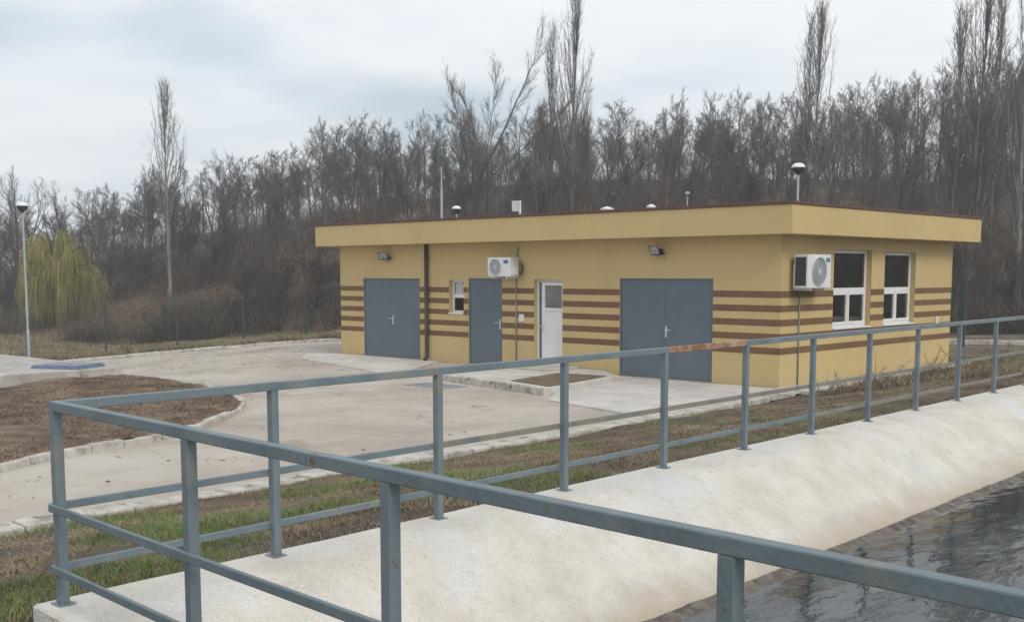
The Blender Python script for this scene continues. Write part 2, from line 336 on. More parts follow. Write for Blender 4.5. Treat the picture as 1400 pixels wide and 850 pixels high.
for t, z in prof:
    P = ring(t); row = []
    for e in range(4):
        a, b = P[e], P[(e+1) % 4]
        for k in range(segs[e]):
            s = k/segs[e]; s = s if e != 0 else s
            x, y = a[0]+(b[0]-a[0])*s, a[1]+(b[1]-a[1])*s
            amp = .0 if t < -.1 else min(1, (t+.1)/.6)*(1-.75*sst(1.0, 1.3, t))
            dzz = amp*(.018*nz(x, y, z, .8)+.006*nz(x+9, y, z, 2.6)+.006*nz(x, y+5, z, 8)+.005*nz(x, y, z, 19))+(.004*nz(x, y, 0, 5) if t >= -.1 else 0)
            row.append(len(mb.v)); mb.v.append((x+(.01*nz(x, y, z, 3) if t < 0 else 0), y, z+dzz))
    rows.append(row)
n = len(rows[0])
for i in range(len(rows)-1):
    for k in range(n): mb.f.append((rows[i][k], rows[i+1][k], rows[i+1][(k+1) % n], rows[i][(k+1) % n]))
tank = mb.build('concrete_tank', 'white', fix=True, smooth=True); tank.data.set_sharp_from_angle(angle=math.radians(38))
tag(tank, 'pale rough concrete tank with sloping bank down to dark water', 'tank')
# dark wet silt along the foot of the bank
mb = MB(); rows = []
pf = [(1.30,-.625), (1.325,-.596), (1.35,-.602), (1.385,-.614), (1.42,-.628), (1.45,-.645), (1.47,-.72)]
NS = 520
for i, (t, z) in enumerate(pf):
    row = []
    for k in range(NS):
        y = 3.6+k*.0425; x = -5.497+t
        wob = .04*nz(x*.3, y, 0, .9)+.02*nz(0, y, 2, 6); lump = max(0, nz(x*2, y, 9, 2.3)-.25)*.05 if i in (1, 2) else 0
        row.append(len(mb.v)); mb.v.append((x+wob*(i/6)*1.6, y, z+.005*nz(x, y, 1, 3)+.003*nz(x, y, 5, 12)+lump-(.03 if i == 0 else 0)))
    rows.append(row)
for i in range(len(rows)-1):
    for k in range(NS-1): mb.f.append((rows[i][k], rows[i+1][k], rows[i+1][k+1], rows[i][k+1]))
tag(mb.build('silt', 'silt', fix=True), 'brown wet silt and scum along the foot of the pale bank', 'silt', kind='stuff')
P = ring(1.2); mb = MB(); mb.add([(x, y, -.632) for x, y in P], [(0,1,2,3)])
tag(mb.build('water', 'water', fix=True), kind='structure')

# ------------------------------------------------------------------ railing round the tank
rl = empty('railing', (-5.497, 2.673, 0)); O = Vector((-5.497, 2.673, 0))
tag(rl, 'grey-blue steel railing with square posts round the tank corner', 'railing')
def rp(v): return Vector(v)-O
def post_mesh():
    m = MB().box(-.025,.025,-.025,.025,.006,1.0); return m.mesh('post', 'rail')
pm = post_mesh(); plate = MB().box(-.05,.05,-.045,.045,-.004,.007).mesh('base_plate', 'rail')
back = [O+Vector((0, 1.3705*i-(.0392 if i else 0), 0)) for i in range(14)]
front = [O+Vector((math.cos(RF), math.sin(RF), 0))*1.3619*i for i in range(1, 8)]
for i, q in enumerate(back+front):
    o = link('post', pm, rl, .003); o.location = q-O
    if i >= 14: o.rotation_euler.z = RF
    p = link('base_plate', plate, o, .002)
def rail(a, b, m, z, ht, wd, off=(0,0,0), name='top_rail', label=None):
    mb = MB(); n = max(2, int((b-a).length/1.37)); pts = []
    o = mb.bar(rp(a+Vector(off)+Vector((0,0,z))), rp(b+Vector(off)+Vector((0,0,z))), wd, ht).build(name, m, rl, .005)
    if label: o['label'] = label
    return o
e = .025
rail(back[0]+Vector((0,-e,0)), back[4]+Vector((0,.03,0)), 'rail', 1.025, .05, .05)
rail(back[4]+Vector((0,.032,0)), back[5]+Vector((0,-.03,0)), 'rust', 1.025, .05, .05, label='rusty unpainted length of top rail')
rail(back[5]+Vector((0,-.028,0)), back[13], 'rail', 1.025, .05, .05)
fd = Vector((math.cos(RF), math.sin(RF), 0)); fn = Vector((math.sin(RF), -math.cos(RF), 0))
rail(back[0]+fd*.026, front[-1]+fd*.4, 'rail', 1.025, .05, .05)
for z, mats in ((.505, ('rail', 'rail_worn', 2)), (.185, ('rail', 'rail_worn', 6))):
    k = mats[2]
    rail(back[0]+Vector((0,-.03,0)), back[k], mats[0], z, .042, .022, (-.0365,0,0), 'middle_rail' if z > .3 else 'lower_rail')
    rail(back[k]+Vector((0,.002,0)), back[13], mats[1], z, .042, .022, (-.0365,0,0), 'middle_rail' if z > .3 else 'lower_rail', 'worn brownish length of rail')
    rail(back[0]-fd*.03, front[-1]+fd*.4, 'rail', z, .042, .022, tuple(fn*.0365), 'middle_rail' if z > .3 else 'lower_rail')

# ------------------------------------------------------------------ kerbs, aprons, bed and slab of the yard
def kerb(name, pts, wd, ht, ln, zfun, label, joint=.015, base=-.05, mat='kerb'):
    """a run of kerb stones along a polyline, every stone its own part"""
    root = empty(name, (pts[0][0], pts[0][1], zfun(*pts[0]))); tag(root, label, 'kerb')
    P = [Vector((x, y, 0)) for x, y in pts]; D = [0]
    for a, b in zip(P, P[1:]): D.append(D[-1]+(b-a).length)
    def at(s):
        for i in range(len(P)-1):
            if s <= D[i+1] or i == len(P)-2: return P[i].lerp(P[i+1], (s-D[i])/(D[i+1]-D[i]))
    nst = int(D[-1]/ln); ln = D[-1]/nst
    shapes = []
    for v in range(4):
        m = MB(); m.box(-.5,.5,-wd/2,wd/2,base,ht); me = m.mesh('kerb_stone', mat); shapes.append(me)
    for k in range(nst):
        a, b = at(k*ln+joint/2), at((k+1)*ln-joint/2); c = (a+b)/2; d = b-a
        o = link('kerb_stone', shapes[k % 4], root, .015); o.scale = (d.length, random.uniform(.94, 1.05), 1)
        o.location = Vector((c.x, c.y, zfun(c.x, c.y)+random.uniform(-.014, .014)))-root.location
        o.rotation_euler = (random.uniform(-.03, .03), -math.atan2(zfun(b.x, b.y)-zfun(a.x, a.y), d.length)+random.uniform(-.012, .012), math.atan2(d.y, d.x)+random.uniform(-.012, .012))
    return root
kerb('pavement_kerb', [(-9.78,-5), (-9.72,8), (-9.75,14), (-10.05,18.9)], .30, .05, 1.0, lambda x, y: ZF, 'long pale flush kerb between pavement and grass strip')
kerb('bed_kerb', BED[:-2], .12, .09, .5, yard, 'curved whitish kerb of short stones round the soil bed')
kerb('boundary_kerb', [(-27.2,24.0), (-29.3,23.85), (-31.3,23.45), (-32.6,22.4), (-33.6,20.4), (-34.5,18.2), (-34.8,16.4), (-34.1,14.3), (-33.5,12)], .35, .09, 1.0, yard, 'low pale kerb along the back of the yard by the green fence')
bm_ = BED
tag(sheet('soil_bed', bm_, 'soil', lambda x, y: yard(x, y)+.05+.10*max(0, nz(x, y, 0, .5))+.05*nz(x, y, 3, 1.7)+.03*nz(x, y, 3, 4), step=.35), 'brown bare soil bed with dead stalks inside the curved kerb', 'flower bed')
# raised slab with steel hatch
mb = MB(); mb.box(-30.5,-23.45,8.0,13.0,-1.5,-.42)
sl_ = mb.build('concrete_slab', 'slab', bevel=.02); tag(sl_, 'raised grey concrete slab carrying a blue steel hatch', 'slab')
hz = empty('access_hatch', (-24.28, 12.15, -.42), .45); tag(hz, 'blue-grey steel access hatch lying on the raised slab', 'hatch')
MB().box(-.60,.60,-.5,.5,.0,.05).build('frame', 'hatch', hz, .01)
for s in (0, 1):
    lid = MB().box(-.57+s*.58,-.02+s*.58,-.47,.47,.05,.075+.01*s).build('lid', 'hatch', hz, .008)
    MB().tube([(-.29+s*.58-.07,-.3,.075),(-.29+s*.58-.07,-.3,.11),(-.29+s*.58+.07,-.3,.11),(-.29+s*.58+.07,-.3,.075)], .009, 6).build('handle', 'galv', lid)
# concrete aprons along the building
BR = math.radians(-2.1456); BX, BY = -10.517, 19.401
ca, sa = math.cos(BR), math.sin(BR)
def bw(x, y): return (BX+x*ca-y*sa, BY+x*sa+y*ca)          # building coordinates -> world
flat = lambda x, y: yard(x, y)
tag(sheet('apron_right', [(-10.0,14.2), (-9.98,19.0), bw(.0,-.03), bw(-4.6,-.03), (-13.6,16.6), (-12.6,15.0)], 'apron', flat, -.02, 2, .045), kind='structure')
tag(sheet('apron_left', [bw(-9.6,-.03), bw(-13.5,-.03), (-25.0,19.4), (-23.6,18.1), (-20.0,17.0), (-18.2,16.4)], 'apron', flat, -.02, 2, .045), kind='structure')
tag(sheet('apron_side', [bw(.0,-.2), bw(.75,-.2), bw(.75,8.6), bw(.0,8.6)], 'apron', lambda x, y: ZF, -.06, 3, .10), kind='structure')
# the low platform in front of the white door
tag(sheet('platform', [(-16.5,16.5), (-13.25,15.72), (-13.75,18.65), bw(-4.3,-.03), bw(-7.3,-.03), (-17.0,17.5)], 'apron', lambda x, y: ZF, -.05, 3, .165), kind='structure')
kerb('platform_kerb', [(-16.75,16.48), (-13.15,15.62)], .14, .14, .47, lambda x, y: ZF, 'row of whitish kerb blocks fronting the low platform by the white door')
tag(sheet('soil_patch', [(-14.75,16.40), (-13.42,16.02), (-13.90,18.45), (-15.1,18.3)], 'mulch', lambda x, y: ZF+.128+.008*nz(x, y, 0, 5), 0, .2), 'dark bare soil patch set in the platform near the white door', 'soil patch')
grate = empty('drain_grate', (-15.95, 15.55, ZF+.002), BR); tag(grate, 'grey-blue drain plate flush in the pavement beside the kerb blocks', 'drain')
MB().box(-.6,.6,-.32,.32,-.02,.012).build('plate', 'drain', grate, .004)
for k in range(5): MB().box(-.5,.5,-.22+k*.1,-.18+k*.1,.012,.017).build('rib', 'drain', grate)

# ------------------------------------------------------------------ the yellow building
L1, L2, WH, RT, OV = 13.624, 7.783, 2.938, 3.535, .469
bd = empty('yellow_building', (BX, BY, ZF), BR)
tag(bd, 'single-storey yellow building with brown stripes and deep flat roof fascia', 'building')
def wall_part(name, length, openings, P, mat, depth, thick=.26):
    """wall with real openings and reveals; P(s, z, inward) -> building coordinates"""
    ss = sorted({0, length}|{o[0] for o in openings}|{o[1] for o in openings}); zz = sorted({-.3, WH}|{o[2] for o in openings}|{o[3] for o in openings})
    mb = MB()
    solid = lambda s, z: not any(o[0] < s < o[1] and o[2] < z < o[3] for o in openings)
    for a, b in zip(ss, ss[1:]):
        for c, d in zip(zz, zz[1:]):
            if solid((a+b)/2, (c+d)/2):
                for t in (0, thick): mb.add([P(a,c,t), P(b,c,t), P(b,d,t), P(a,d,t)], [(0,1,2,3)])
    for a, b, c, d in openings:
        for q in ([(a,c),(a,d)], [(a,d),(b,d)], [(b,d),(b,c)], [(b,c),(a,c)]):
            mb.add([P(*q[0],0), P(*q[1],0), P(*q[1],thick), P(*q[0],thick)], [(0,1,2,3)])
    for q in ([(0,-.3),(0,WH)], [(length,WH),(length,-.3)], [(0,WH),(length,WH)]):
        mb.add([P(*q[0],0), P(*q[1],0), P(*q[1],thick), P(*q[0],thick)], [(0,1,2,3)])
    return mb.build(name, mat, bd, fix=True)
PF = lambda s, z, t: (-s, t, z)
PS = lambda s, z, t: (-t, s, z)
FO = dict(d4=(1.53,3.90,.03,2.11), d3=(5.53,6.40,.22,2.08), d2=(7.43,8.57,.03,2.10), win=(8.74,9.27,1.24,2.05), d1=(10.36,12.63,.03,2.085))
SO = dict(w1=(2.02,3.66,1.09,2.69), w2=(4.27,5.80,1.09,2.67))
wall_part('front_wall', L1, list(FO.values()), PF, 'wall', .12)
# the side wall starts behind the front wall's thickness so the two never share a plane
ss0 = .2602
def wall_side():
    sh = {k: (a-ss0, b-ss0, c, d) for k, (a, b, c, d) in SO.items()}
    return wall_part('side_wall', L2-ss0, list(sh.values()), lambda s, z, t: (-t, s+ss0, z), 'wall', .12)
wall_side()
MB().box(-L1, -.2603, L2-.26, L2, -.3, WH).build('rear_wall', 'wall', bd)
MB().box(-L1, -L1+.26, .2603, L2-.2603, -.3, WH).build('left_wall', 'wall', bd)
MB().box(-L1+.27, -.27, .27, L2-.27, -.1, .02).build('floor', 'slab', bd)
MB().box(-5.0, -4.9, .262, L2-.262, .02, WH-.01).build('partition_wall', 'inside', bd)
# painted bands
TH = .128
def band(s0, s1, z, f):
    if s1-s0 < .03: return
    m = MB()
    if f == 'front': m.box(-s1, -s0, -.004, .001, z-TH, z)
    else: m.box(-.001, .004, s0, s1, z-TH, z)
    m.build('painted_band', 'band', bd)
for k in range(5):
    zt = 1.875-.271*k
    for f, ops, length in (('front', FO, L1), ('side', SO, L2)):
        cuts = sorted((a, b) for a, b, c, d in ops.values() if c < zt-TH/2 < d); s = -.0035 if f == 'front' else -.0038
        s = -.004 if f == 'front' else -.0005
        for a, b in cuts: band(s, a, zt, f); s = b
        band(s, length, zt, f)
# roof
MB().box(-L1-OV, OV, -OV, L2+OV, WH+.001, RT-.06).build('fascia', 'wall', bd, .006)
MB().box(-L1-OV-.02, OV+.02, -OV-.02, L2+OV+.02, RT-.059, RT).build('roof_edge', 'trim', bd, .005)
MB().box(-L1-OV+.2, OV-.2, -OV+.2, L2+OV-.2, RT-.01, RT+.01).build('roof', 'roof', bd)
# downpipes
def downpipe(x, y, bend):
    pts = [(x, y, WH+.02), (x, y, .35), (x-.01, y, .12), (x-.03, y-bend, .03)]
    o = MB().tube(pts, .05, 10).build('downpipe', 'pipe', bd, smooth=True)
    for z in (.8, 1.7, 2.6): MB().box(x-.062, x+.062, y-.03, y+.06, z-.018, z+.018).build('pipe_clip', 'pipe', o)
downpipe(-10.03, -.07, .06); downpipe(-.14, L2+.07, -.05)
# grey steel double doors, single door
def handle(parent, x, z, side, y):
    MB().box(x-.022, x+.022, y-.012, y, z-.11, z+.13).build('handle_plate', 'chrome', parent, .004)
    MB().tube([(x, y-.01, z+.05), (x, y-.055, z+.05), (x+side*.13, y-.055, z+.045)], .011, 8).build('handle_lever', 'chrome', parent, smooth=True)
def leaf(o, x0, x1, z0, z1, y, hx=None, hs=1, hz_=1.03):
    lf = MB().box(x0, x1, y, y+.045, z0, z1).build('door_leaf', 'door', o, .004)
    return lf
def steel_door(key, n, hx, hs, label):
    a, b, c, d = FO[key]; y = .03
    o = MB().box(-b, -b+.035, y-.012, y+.07, c, d).box(-a-.035, -a, y-.012, y+.07, c, d).box(-b+.035, -a-.035, y-.012, y+.07, d-.035, d).build('door', 'door', bd); o['label'] = label
    xs_ = [-b+.037]+([(-a-b)/2] if n == 2 else [])+[-a-.037]
    for q0, q1 in zip(xs_, xs_[1:]): leaf(o, q0+.002, q1-.002, c, d-.037, y)
    handle(o, hx, 1.0, hs, y)
    MB().box(-b, -a, y+.002, y+.2, .0, c).build('threshold', 'greyp', o)
    MB().box(-b+.01, -a-.01, y+.08, y+.1, c, d-.01).build('door_backing', 'dark', o)
steel_door('d4', 2, -2.69, 1, 'wide grey double door nearest the corner')
steel_door('d1', 2, -11.45, -1, 'grey double door at the left end')
steel_door('d2', 1, -7.52, -1, 'single grey door under the wall unit')
# white door with a glazed upper half, set back in its reveal
a, b, c, d = FO['d3']; y = .13
MB().box(-b+.045, -b+.135, y+.01, y+.06, c, d-.06).build('jamb_shade_strip', 'door', bd)  # grey-blue strip: shade on the side of the reveal, put into the colour
o = MB().box(-b, -b+.045, y-.03, y+.07, c, d).box(-a-.055, -a, y, y+.07, c, d).box(-b+.045, -a-.055, y, y+.07, d-.06, d).build('door', 'upvc', bd, .004); o['label'] = 'white plastic door with glazed upper panel'
lx0, lx1 = -b+.14, -a-.06
lf = MB().box(lx0, lx0+.09, y-.02, y+.045, c+.01, d-.065).box(lx1-.06, lx1, y-.02, y+.045, c+.01, d-.065).box(lx0+.09, lx1-.06, y-.02, y+.045, d-.14, d-.065)\
    .box(lx0+.09, lx1-.06, y-.02, y+.045, 1.36, 1.43).box(lx0+.09, lx1-.06, y-.02, y+.045, c+.01, c+.09).build('door_leaf', 'upvc', o, .004)
MB().box(lx0+.09, lx1-.06, y+.002, y+.03, c+.09, 1.36).build('door_panel', 'upvc', o)
MB().box(lx0+.09, lx1-.06, y+.008, y+.02, 1.43, d-.14).build('pane', 'frost', o)
handle(o, lx0+.045, .96, -1, y-.02)
MB().box(-b-.02, -a+.02, -.12, .2, .10, .215).build('threshold', 'upvc', o, .01)
st = MB().box(-6.9, -5.0, -1.15, -.005, .10, .165).build('door_step', 'slab', bd, .012)
# windows
def window(key, P, split, label, small=False):
    a, b, c, d = (FO if small else SO)[key]; t0, t1 = .12, .18; fwid = .065
    def bx(s0, s1, z0, z1, q0=t0, q1=t1):
        p, q = P(s0, z0, q0), P(s1, z1, q1); return [min(p[0], q[0]), max(p[0], q[0]), min(p[1], q[1]), max(p[1], q[1]), z0, z1]
    zs = d-(d-c)*.515 if not small else c+(d-c)*.52
    fm = MB().box(*bx(a, a+fwid, c, d)).box(*bx(b-fwid, b, c, d)).box(*bx(a+fwid, b-fwid, d-fwid, d)).box(*bx(a+fwid, b-fwid, c, c+fwid)).box(*bx(a+fwid, b-fwid, zs-.045, zs+.045))
    o = fm.build('window', 'upvc', bd, .004); o['label'] = label
    panes = [(a+fwid, b-fwid, zs+.045, d-fwid)]
    if not small:
        mid = (a+b)/2
        for s0, s1 in ((a+fwid, mid-.01), (mid+.01, b-fwid)):
            sash = MB().box(*bx(s0+.002, s0+.055, c+fwid+.002, zs-.047, t0-.02, t1-.02)).box(*bx(s1-.055, s1-.002, c+fwid+.002, zs-.047, t0-.02, t1-.02))\
                .box(*bx(s0+.055, s1-.055, zs-.1, zs-.047, t0-.02, t1-.02)).box(*bx(s0+.055, s1-.055, c+fwid+.002, c+fwid+.055, t0-.02, t1-.02)).build('sash', 'upvc', o, .004)
            MB().box(*bx(s0+.055, s1-.055, c+fwid+.055, zs-.1, t0+.01, t0+.02)).build('pane', 'glass', o)
        MB().box(*bx(mid-.0099, mid+.0099, c+fwid, zs-.045)).build('mullion', 'upvc', o)
    else:
        panes.append((a+fwid, b-fwid, c+fwid, zs-.045))
    for s0, s1, z0, z1 in panes: MB().box(*bx(s0, s1, z0, z1, t0+.02, t0+.03)).build('pane', 'glass', o)
    sl0 = bx(a+.005, b-.005, c-.02, c+.012, -.03, t0-.022); MB().box(*sl0).build('sill', 'upvc', o, .004)
    return o
window('w1', PS, True, 'tall white window nearest the corner'); window('w2', PS, True, 'tall white window farther from the corner')
o = window('win', PF, False, 'small white window with round vent', True)
a, b, c, d = FO['win']; vz = d-.065-.15
mb = MB()
for k in range(3): mb.tube([(-(a+b)/2+.05*(3-k)*math.cos(t), .134, vz+.05*(3-k)*math.sin(t)) for t in np.linspace(0, 2*math.pi, 21)], .010, 5, False)
mb.box(-(a+b)/2-.17, -(a+b)/2+.17, .138, .139, vz-.13, vz+.13)
mb.build('vent', 'vent', o)
# cable conduit and small boxes on the walls
def conduit(pts, label=None):
    return MB().tube(pts, .016, 6).build('conduit', 'greyp', bd, smooth=True)
conduit([(-6.95, -.02, 2.12), (-6.95, -.02, .12)]); conduit([(.02, .66, 1.9), (.02, .66, .04)]); conduit([(-6.9, -.02, 2.5), (-6.92, -.02, 2.72), (-6.86, -.02, 2.80)])
MB().box(-6.84, -6.70, -.05, -.002, 1.10, 1.27).build('switch_box', 'metalw', bd, .01)
MB().box(.002, .05, 6.9, 7.02, 1.04, 1.2).build('socket_box', 'metalw', bd, .01)

# ------------------------------------------------------------------ wall units (local: front faces -y, back at y=0)
def ac_unit(name, label, loc, rz, W, Hh, D=.30, gap=.10, fancx=None):
    root = empty(name, loc, rz); tag(root, label, 'air conditioner', 'air conditioner units on the walls')
    y0, y1 = -gap-D, -gap
    body = MB().box(-W/2, W/2, y0, y1, 0, Hh).build('casing', 'metalw', root, .012)
    fx = -W*.14 if fancx is None else fancx; R = min(Hh*.42, W*.32)
    MB().tube([(fx, y0-.003, Hh/2), (fx, y0+.004, Hh/2)], R, 28).build('fan_opening', 'greyp', root)
    mb = MB()
    for k in range(1, 7): mb.tube([(fx+R*k/6*math.cos(t), y0-.012, Hh/2+R*k/6*math.sin(t)) for t in np.linspace(0, 2*math.pi, 29)], .0055 if k < 6 else .012, 5, False)
    for k in range(8):
        t = math.pi*k/8; mb.tube([(fx-R*math.cos(t), y0-.014, Hh/2-R*math.sin(t)), (fx+R*math.cos(t), y0-.014, Hh/2+R*math.sin(t))], .005, 4)
    mb.tube([(fx, y0-.02, Hh/2), (fx, y0-.008, Hh/2)], R*.2, 16)
    mb.build('fan_grille', 'vent', root)
    MB().box(W/2-.20, W/2-.05, y0-.004, y0+.002, Hh-.14, Hh-.06).build('badge', 'blue', root)
    coil = MB().box(-W/2-.006, -W/2+.002, y0+.04, y1-.03, .05, Hh-.05).build('side_coil', 'fin', root)
    for k in range(9): MB().box(-W/2-.010, -W/2-.005, y0+.045, y1-.035, .07+k*(Hh-.14)/9, .078+k*(Hh-.14)/9).build('coil_bar', 'dark', coil)
    MB().box(W/2-.002, W/2+.05, y0+.10, y1-.05, .04, .22).build('valve_cover', 'metalw', root, .01)
    MB().tube([(W/2+.02, y1-.06, .1), (W/2+.10, y1-.02, .06), (W/2+.06, -.03, .2), (W/2+.02, -.02, .3)], .018, 6).build('pipe', 'dark', root, smooth=True)
    for sx in (-W*.32, W*.32):
        MB().box(sx-.02, sx+.02, y0+.02, -.002, -.045, -.004).box(sx-.02, sx+.02, -.04, -.002, -.0451, Hh*.7).build('bracket', 'metalw', root, .003)
    return root
def world_of(x, y, z): a, b = bw(x, y); return (a, b, ZF+z)
ac_unit('wall_unit', 'white air conditioner unit above the single grey door', world_of(-7.15, 0, 2.14), BR, .72, .44)
ac_unit('wall_unit', 'large white air conditioner unit beside the tall windows', world_of(0, .72, 1.93), BR+math.pi/2, .88, .64, .30, .10, fancx=-.02)

# ------------------------------------------------------------------ floodlights
def flood(label, loc, rz):
    r_ = empty('floodlight', loc, rz); tag(r_, label, 'floodlight', 'floodlights on the front wall')
    r_.scale = (1.12, 1.12, 1.12)
    MB().box(-.03,.03,-.10,-.002,-.03,.03).build('wall_arm', 'dark', r_, .004)
    t = math.radians(-25)
    mb = MB(); hw, hh = .13, .09
    def q(x, yy, z): return (x, -.16+yy*math.cos(t)+z*math.sin(t)*-1*-1, -.02+z*math.cos(t)-yy*math.sin(t)*-1)
    bk, ft = [(-.08,.06,-.05), (.08,.06,-.05), (.08,.06,.05), (-.08,.06,.05)], [(-hw,-.05,-hh), (hw,-.05,-hh), (hw,-.05,hh), (-hw,-.05,hh)]
    mb.add([q(*p) for p in bk+ft], [(3,2,1,0)[::-1], (0,1,5,4), (1,2,6,5), (2,3,7,6), (3,0,4,7), (4,5,6,7)])
    mb.build('housing', 'dark', r_, fix=True)
    g = [(-hw+.02,-.053,-hh+.015), (hw-.02,-.053,-hh+.015), (hw-.02,-.053,hh-.015), (-hw+.02,-.053,hh-.015)]
    g2 = [(x, -.049, z) for x, _, z in g]
    MB().add([q(*p) for p in g+g2], [(0,1,2,3), (7,6,5,4), (0,4,5,1), (1,5,6,2), (2,6,7,3), (3,7,4,0)]).build('lens', 'lens', r_, fix=True)
    MB().bar(q(-hw-.012,-.0,-.0), q(-hw-.012,.09,0), .012, .03).bar(q(hw+.012,0,0), q(hw+.012,.09,0), .012, .03).bar(q(-hw-.018,.09,0), q(hw+.018,.09,0), .012, .03).build('yoke', 'dark', r_)
flood('small floodlight above the left double door', world_of(-11.62, 0, 2.66), BR+.35)
flood('small floodlight above the wide double door near the corner', world_of(-2.80, 0, 2.68), BR-.15)

# ------------------------------------------------------------------ lamp posts, mast and small roof fittings
def lamp(label, x, y, z0, h):
    r_ = empty('lamp_post', (x, y, z0)); tag(r_, label, 'street lamp', 'dome lamps on poles')
    MB().lathe([(.055,-.2), (.055,1.1), (.047,1.13), (.04,1.16), (.034,h-.2), (.03,h-.12)], 14).build('pole', 'galv', r_, smooth=False)
    MB().lathe([(.03,h-.14), (.06,h-.10), (.13,h-.04), (.175,h+.03), (.185,h+.075), (.17,h+.08)], 24).build('shade', 'lampdark', r_, smooth=True)
    MB().lathe([(.195,h+.07), (.195,h+.085), (.18,h+.13), (.14,h+.175), (.08,h+.20), (.02,h+.208)], 24).build('dome', 'opal', r_, smooth=True)
X, Y = polar((38-700)/1540, 36.4); lamp('tall dome lamp beside the green fence at far left', X, Y, terrain(X, Y), 5.05)
X, Y = polar((1086-700)/1540, 33.0); lamp('dome lamp rising behind the roof corner', X, Y, terrain(X, Y), 4.78-terrain(X, Y)-.16)
X, Y = polar((625-700)/1540, 48.0); lamp('dome lamp showing small behind the roof beside the thin mast', X, Y, terrain(X, Y), 4.42-terrain(X, Y)-.14)
X, Y = bw(-12.79, 3); mst = empty('mast', (X, Y, ZF+RT)); tag(mst, 'thin white mast standing on the flat roof', 'mast')
MB().lathe([(.036,-.02), (.034,1.0), (.024,1.02), (.018,1.68)], 10).build('pole', 'galv', mst); MB().box(-.12,.12,-.12,.12,.005,.03).build('base_plate', 'galv', mst)
X, Y = bw(-9.70, 3); sg = empty('antenna', (X, Y, ZF+RT)); tag(sg, 'small white panel antenna on a short pole above the roof', 'antenna')
MB().lathe([(.03,-.01), (.03,.60)], 10).build('pole', 'metalw', sg); MB().box(-.27,-.03,-.03,.03,.32,.60).build('panel', 'metalw', sg, .01)
X, Y = bw(-3.95, 2.5); sg = empty('sensor', (X, Y, ZF+RT)); tag(sg, 'small greenish sensor on a thin pole above the roof', 'sensor')
MB().lathe([(.016,-.01), (.016,.50)], 8).build('pole', 'galv', sg); MB().lathe([(.02,.44), (.055,.48), (.055,.50), (.02,.53)], 12).build('head', 'galv', sg)
MB().box(.0,.12,-.02,.02,.42,.46).build('arm', 'green', sg)
for nm, uu, wd in (('wide white roof vent cap left of the sensor', -5.9, .16), ('small white roof vent cap close to the sensor', -4.6, .11)):
    X, Y = bw(uu, 2); v = empty('roof_vent', (X, Y, ZF+RT)); tag(v, nm, 'roof vent', 'vent caps on the roof')
    MB().lathe([(.06,0), (.06,.18)], 12).build('pipe', 'metalw', v); MB().lathe([(wd,.17), (wd,.2), (.03,.25)], 14).build('cap', 'metalw', v)

# ------------------------------------------------------------------ wire fences
def fence(name, label, pts, h, armdir):
    root = empty(name, (pts[0][0], pts[0][1], terrain(*pts[0]))); tag(root, label, 'fence')
    P = [Vector((x, y, terrain(x, y))) for x, y in pts]; A = Vector(armdir).normalized()
    pme = MB().box(-.03,.03,-.02,.02,-.3,h).mesh('post', 'green'); ame = MB().bar((0,0,h-.01), A*.25+Vector((0,0,h+.30)), .04, .045).mesh('arm', 'green')
    ang = math.atan2(P[-1].y-P[0].y, P[-1].x-P[0].x)
    for p in P:
        o = link('post', pme, root); o.location = p-root.location; a = link('arm', ame, o)
    for zz in np.linspace(.08, h-.04, 7):
        MB().tube([p-root.location+Vector((0,0,zz)) for p in P], .0032, 4).build('wire', 'green', root)
    for k in (.3, .65, 1.0): MB().tube([p-root.location+A*.25*k+Vector((0,0,h+.30*k)) for p in P], .0022, 4).build('barbed_wire', 'greyp', root)
    # welded mesh between the posts
    mb = MB()
    for a, b in zip(P, P[1:]):
        nn = max(2, int((b-a).length/.16))
        for k in range(1, nn):
            q = a.lerp(b, k/nn)-root.location; mb.bar(q+Vector((0,0,.06)), q+Vector((0,0,h-.03)), .0035, .0035)
    mb.build('mesh_wires', 'green', root)
fp = [polar((px-700)/1540, d) for px, d in ((-130,36.8), (-45,37.6), (36,38.4), (144,39.2), (242,39.8), (333,40.3), (417,40.8), (495,41.4), (570,42), (640,42.6))]
fence('wire_fence', 'green wire fence with bent post tops along the back of the yard', fp, 1.62, (-.75,-.65,0))
fp = [polar((px-700)/1540, d) for px, d in ((1210,34.6), (1318,33.6), (1418,32.6), (1510,31.6))]
fence('wire_fence', 'green wire fence with bent post tops right of the building', fp, 1.95, (.6,.5,0))
kerb('rear_kerb', [polar(.36, 35.5), polar(.42, 35.2), polar(.55, 34.4)], .35, .13, 1.2, lambda x, y: terrain(x, y), 'pale kerb strip behind the railing at the right edge')

# ------------------------------------------------------------------ bare trees
def spike(mb, p, q, r_):
    d = q-p; a = d.orthogonal().normalized()*r_; b = d.cross(a).normalized()*r_; o = len(mb.v)
    for v in (p+a, p-a*.5+b*.87, p-a*.5-b*.87, q): mb.v.append((v.x, v.y, v.z))
    mb.f += [(o, o+1, o+3), (o+1, o+2, o+3), (o+2, o, o+3)]
def rdir(d, ang, rnd):
    a = d.orthogonal().normalized(); b = d.cross(a).normalized(); t = rnd.uniform(0, 2*math.pi)
    return (d*math.cos(ang)+(a*math.cos(t)+b*math.sin(t))*math.sin(ang)).normalized()
def path(p, d, ln, n, wob, up, rnd):
    pts = [p.copy()]; d = d.copy()
    for k in range(n):
        d = (d+Vector((rnd.gauss(0, wob), rnd.gauss(0, wob), rnd.gauss(0, wob)+up))).normalized(); p = p+d*(ln/n); pts.append(p.copy())
    return pts
def pick(pts, s):
    f = s*(len(pts)-1); i = min(int(f), len(pts)-2); t = f-i; return pts[i].lerp(pts[i+1], t), (pts[i+1]-pts[i]).normalized()
